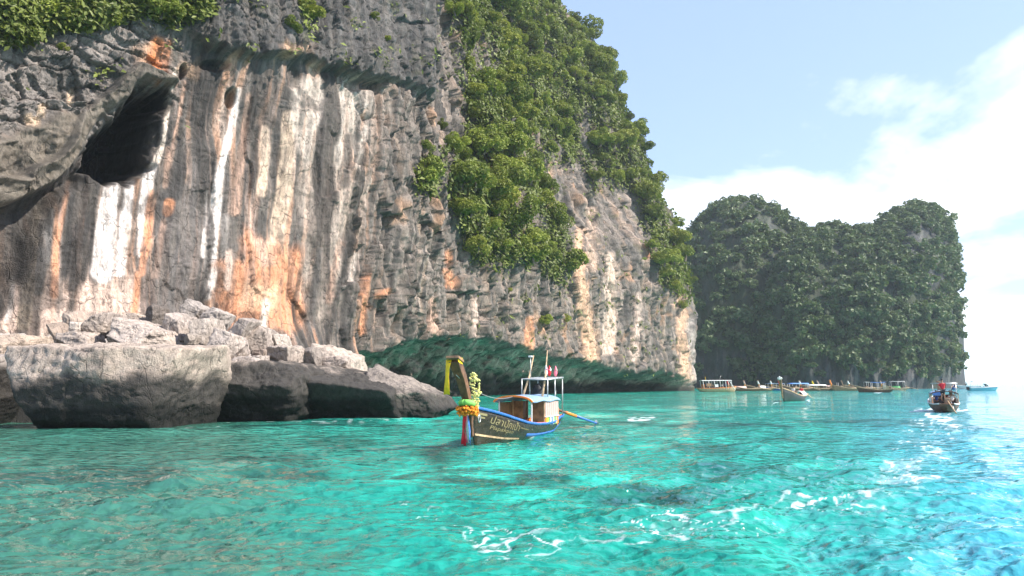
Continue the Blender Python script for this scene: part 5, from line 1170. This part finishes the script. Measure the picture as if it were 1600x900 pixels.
    far_boat('longtail_boat', 'white roofed longtail with green side cloths, last moored boat at the right', 1394, 250, pi - .1, 7, hullm=M_WOODL, cloth=M_PINKW, awning=(M_WHITE, -2.6, 1.6, 2.5, False), cover=(M_GREEN, -1.2, 1.2, 1.2), group=g)
    far_boat('longtail_boat', 'small dark boat with a white sunshade close under the headland tip', 1484, 270, pi * .3, 6, hullm=M_NAVY, prow=None, awning=(M_WHITE, -1.5, .8, 2.2, False))
    far_boat('longtail_boat', 'low dark longtail with a white prow cloth squeezed behind the grey one', 1223, 246, pi + .3, 8.5, hullm=M_WOODD, cloth=M_WHITE, awning=(M_BLACK, -2.2, 1.4, 1.8, False), group=g)
    far_boat('longtail_boat', 'brown longtail with a faded pink cover behind the cream roofed one', 1291, 252, pi + .1, 9, hullm=M_WOOD, cloth=M_YEL, cover=(M_PINKW, -2.0, 2.6, 1.35), group=g)
    far_boat('longtail_boat', 'open brown longtail with a white flower prow at the right of the row', 1350, 256, pi - .15, 9.5, hullm=M_WOODD, cloth=M_WHITE, group=g)
    # nearer grey longtail, bow to the left
    e = far_boat('longtail_boat', 'grey hulled longtail swinging free in front of the moored row', 1236, 104, pi + .95, 9.6, 1.75, 1.55, hullm=paint('grey_hull', (.028, .031, .028), .4, var=.3, scale=3), railm=M_WOODL, prow=2.55, cloth=None, cover=(M_WHITE, -3.6, -1.6, 1.15))
    bm = bmesh.new(); rs = random.Random(3); petals_bm(bm, (0, 0, 0), (.26, .26, .2), 40, rs, .09); o = solid('flower_wreath', bm, M_WHITE, None)
    hx = Hull(9.6, 1.75, 1.55, .6, .8, .3); p_ = e.matrix_basis @ Vector((hx.x(1, 1) + .5, 0, 2.62)); o.location = p_; tag(o, 'white flower wreath on the prow top of the grey longtail', 'wreath')
    for k, (x, s) in enumerate(((-2.9, .2), (-.6, -.2))): 
        p_ = e.matrix_basis @ Vector((x, s, .52)); person(['passenger in red seated at the stern of the grey longtail', 'passenger in white seated amidships in the grey longtail'][k], p_, pi + .95, [M_RED, M_WHITE][k], M_BLACK, 'sit', None, 'people on the grey longtail')
    # the longtail leaving at the right, seen from astern
    Y = 66.5; X = (1466 - 800) / FPX * Y; H = Hull(9.5, 2.35, 1.5, .75, .8, .3); hd = R(63)
    K = empty('longtail_boat', (X, Y, 0), hd, 'longtail speeding away at the right with passengers under a curved roof', 'boat')
    hull_parts(H, K, M_WOODD, M_WHITE, M_WOODL, n=26, fine=False); prow_part(H, K, M_WOOD, top=(.62, 2.6), w=.2)
    bm = bmesh.new(); strip_bm(bm, [[(x, math.sin(a) * 1.02, 1.72 + .32 * math.cos(a) - .22) for a in np.linspace(-1.45, 1.45, 13)] for x in np.linspace(-3.2, 1.4, 6)]); solid('cabin_roof', bm, M_SKYB, K, smooth=True, thick=.05)
    bm = bmesh.new(); strip_bm(bm, [[(-3.25, math.sin(a) * 1.03, 1.69 + .32 * math.cos(a) - .22 + dz) for a in np.linspace(-1.45, 1.45, 13)] for dz in (-.04, .05)]); solid('roof_edge', bm, M_WOODD, K, thick=.05)
    box_part('tarpaulin', (-3.1, .55, 1.58), (.3, .7, .34), M_TARP, K, bevel=.08)
    for x in (-3.1, -1, 1.2):
        for s in (-1, 1): box_part('cabin_post', (x, s * .98, 1.1), (.07, .06, 1.0), M_WOODL, K)
    for s in (-1, 1): box_part('side_board', (-.9, s * 1.01, 1.0), (4.4, .035, .34), M_WHITE, K)
    for y in (-.85, .85): tube_part('canopy_post', [(-3.2, y, .8), (-3.2, y, 2.45)], .03, M_STEEL, K, 6)
    tube_part('canopy_bar', [(-3.2, -1.0, 2.45), (-3.2, 1.0, 2.45)], .04, M_STEEL, K, 6)
    e_ = box_part('engine', (-4.2, -.1, 1.0), (.6, .42, .5), M_ENG, K, bevel=.06); tube_part('drive_shaft', [(-4.3, -.1, 1.05), (-7.2, -.5, .1)], .05, M_WOODL, e_, 7); tube_part('drive_brace', [(-4.4, -.35, .95), (-5.8, -.45, .35)], .03, M_STEEL, e_, 6)
    q = lambda x, y, z: tuple(K.matrix_basis @ Vector((x, y, z)))
    person('boatman in a red shirt standing at the stern of the departing longtail', q(-3.6, .15, 1.02), hd, M_RED, M_BLACK, 'stand')
    seats = [(-2.6, -.55, M_WHITE, 'passenger in white seated right of the engine on the departing longtail'), (-2.5, .05, M_BLACK, 'passenger in black seated behind the engine of the departing longtail'), (-2.6, .6, M_NAVY, 'passenger in navy seated at the left of the departing longtail'), (-1.5, -.5, M_PINK, 'passenger in pink further forward on the departing longtail'), (-1.4, .4, M_WHITE, 'passenger in white further forward at the left of the departing longtail')]
    for x, y, mt, lab in seats: person(lab, q(x, y, .42), hd, mt, M_BLACK, 'sit', None, 'passengers on the departing longtail')
    # speedboats under the headland tip
    def speedboat(label, pc, Y, hd, L, hullm, roofm):
        X = (pc - 800) / FPX * Y; o = empty('speedboat', (X, Y, 0), hd, label, 'boat'); bm = bmesh.new(); fs = np.linspace(0, 1, 18); rows = {}
        def pt(f, h, s): 
            hb = 1.35 * np.interp(f, [0, .5, .8, 1], [.92, 1, .68, .03]); z = -.3 + h * (1.35 + .45 * f ** 2) + .35 * (1 - h) * sst(.6, 1, f); return ((f - .5) * L + .9 * h * sst(.7, 1, f), s * hb * (.62 + .38 * h ** .6), z)
        for s in (-1, 1): strip_bm(bm, [[pt(f, h, s) for h in np.linspace(0, 1, 6)] for f in fs])
        strip_bm(bm, [[pt(0, h, s) for s in (-1, 1)] for h in np.linspace(0, 1, 6)]); strip_bm(bm, [[pt(f, 0, s) for s in (-1, 1)] for f in fs])
        bmesh.ops.remove_doubles(bm, verts=bm.verts, dist=.01); solid('hull', bm, hullm, o, smooth=True, thick=.05)
        bm = bmesh.new(); strip_bm(bm, [[(pt(f, 1, s)[0], pt(f, 1, s)[1] * .99, pt(f, 1, s)[2] + (.14 if s == 0 else .02)) for s in (-1, 0, 1)] for f in fs if f > .55]); solid('foredeck', bm, M_WHITE, o, smooth=True, thick=.05)
        bm = bmesh.new()
        for s in (-1, 1): strip_bm(bm, [[(pt(f, 1, s)[0], pt(f, 1, s)[1] + s * .05, pt(f, 1, s)[2] + dz) for dz in (-.22, .06)] for f in fs])
        solid('rub_rail', bm, M_WHITE, o, thick=.06)
        bm = bmesh.new(); strip_bm(bm, [[(x, y, 2.75 - .12 * abs(y) - .06 * x) for y in (-1.05, 0, 1.05)] for x in np.linspace(-L * .38, L * .16, 6)]); solid('roof', bm, roofm, o, smooth=True, thick=.12)
        for x in (-L * .36, -L * .1, L * .12):
            for s in (-1, 1): tube_part('roof_post', [(x, s * 1.1, 1.1), (x - .15, s * 1.0, 2.68)], .045, M_WHITE, o, 6)
        bm = bmesh.new(); strip_bm(bm, [[(L * .2, y, 1.3), (L * .10, y * .9, 2.2)] for y in (-1.1, 0, 1.1)]); solid('windscreen', bm, M_GLASS, o, thick=.03)
        for s in (-.5, .5): box_part('outboard', (-L * .5 - .25, s, .75), (.4, .38, .9), M_BLACK, o, bevel=.08)
        return o
    speedboat('teal hulled speedboat with a white roof on the open water at far right', 1528, 236, math.pi - .12 + 3.14, 7.9, M_TEALP, M_WHITE)
    speedboat('white speedboat half hidden behind the teal speedboat', 1508, 300, math.pi - .3, 7.0, M_WHITE, M_WHITE)
fleet()
# ---------------------------------------------------------------- sea haze
def build_haze():
    bm = bmesh.new(); bmesh.ops.create_cube(bm, size=1.0)
    for v in bm.verts: v.co = Vector((v.co.x * 12600, v.co.y * 12600, -3.0 if v.co.z < 0 else 178.0))
    me = bm_mesh('haze', bm); m = bpy.data.materials.new('sea_haze'); m.use_nodes = True; t = NT(m.node_tree); t.n.clear()
    v = t.add('ShaderNodeVolumePrincipled'); v.inputs['Color'].default_value = (0.90, 0.95, 1.0, 1); v.inputs['Density'].default_value = HAZE; v.inputs['Anisotropy'].default_value = 0.3
    o = t.add('ShaderNodeOutputMaterial'); t.link(v.outputs[0], o.inputs['Volume']); me.materials.append(m)
    tag(link_mesh('haze', me), 'pale sea haze over the bay', 'haze', kind='stuff')
HAZE = 0.00015
build_haze()
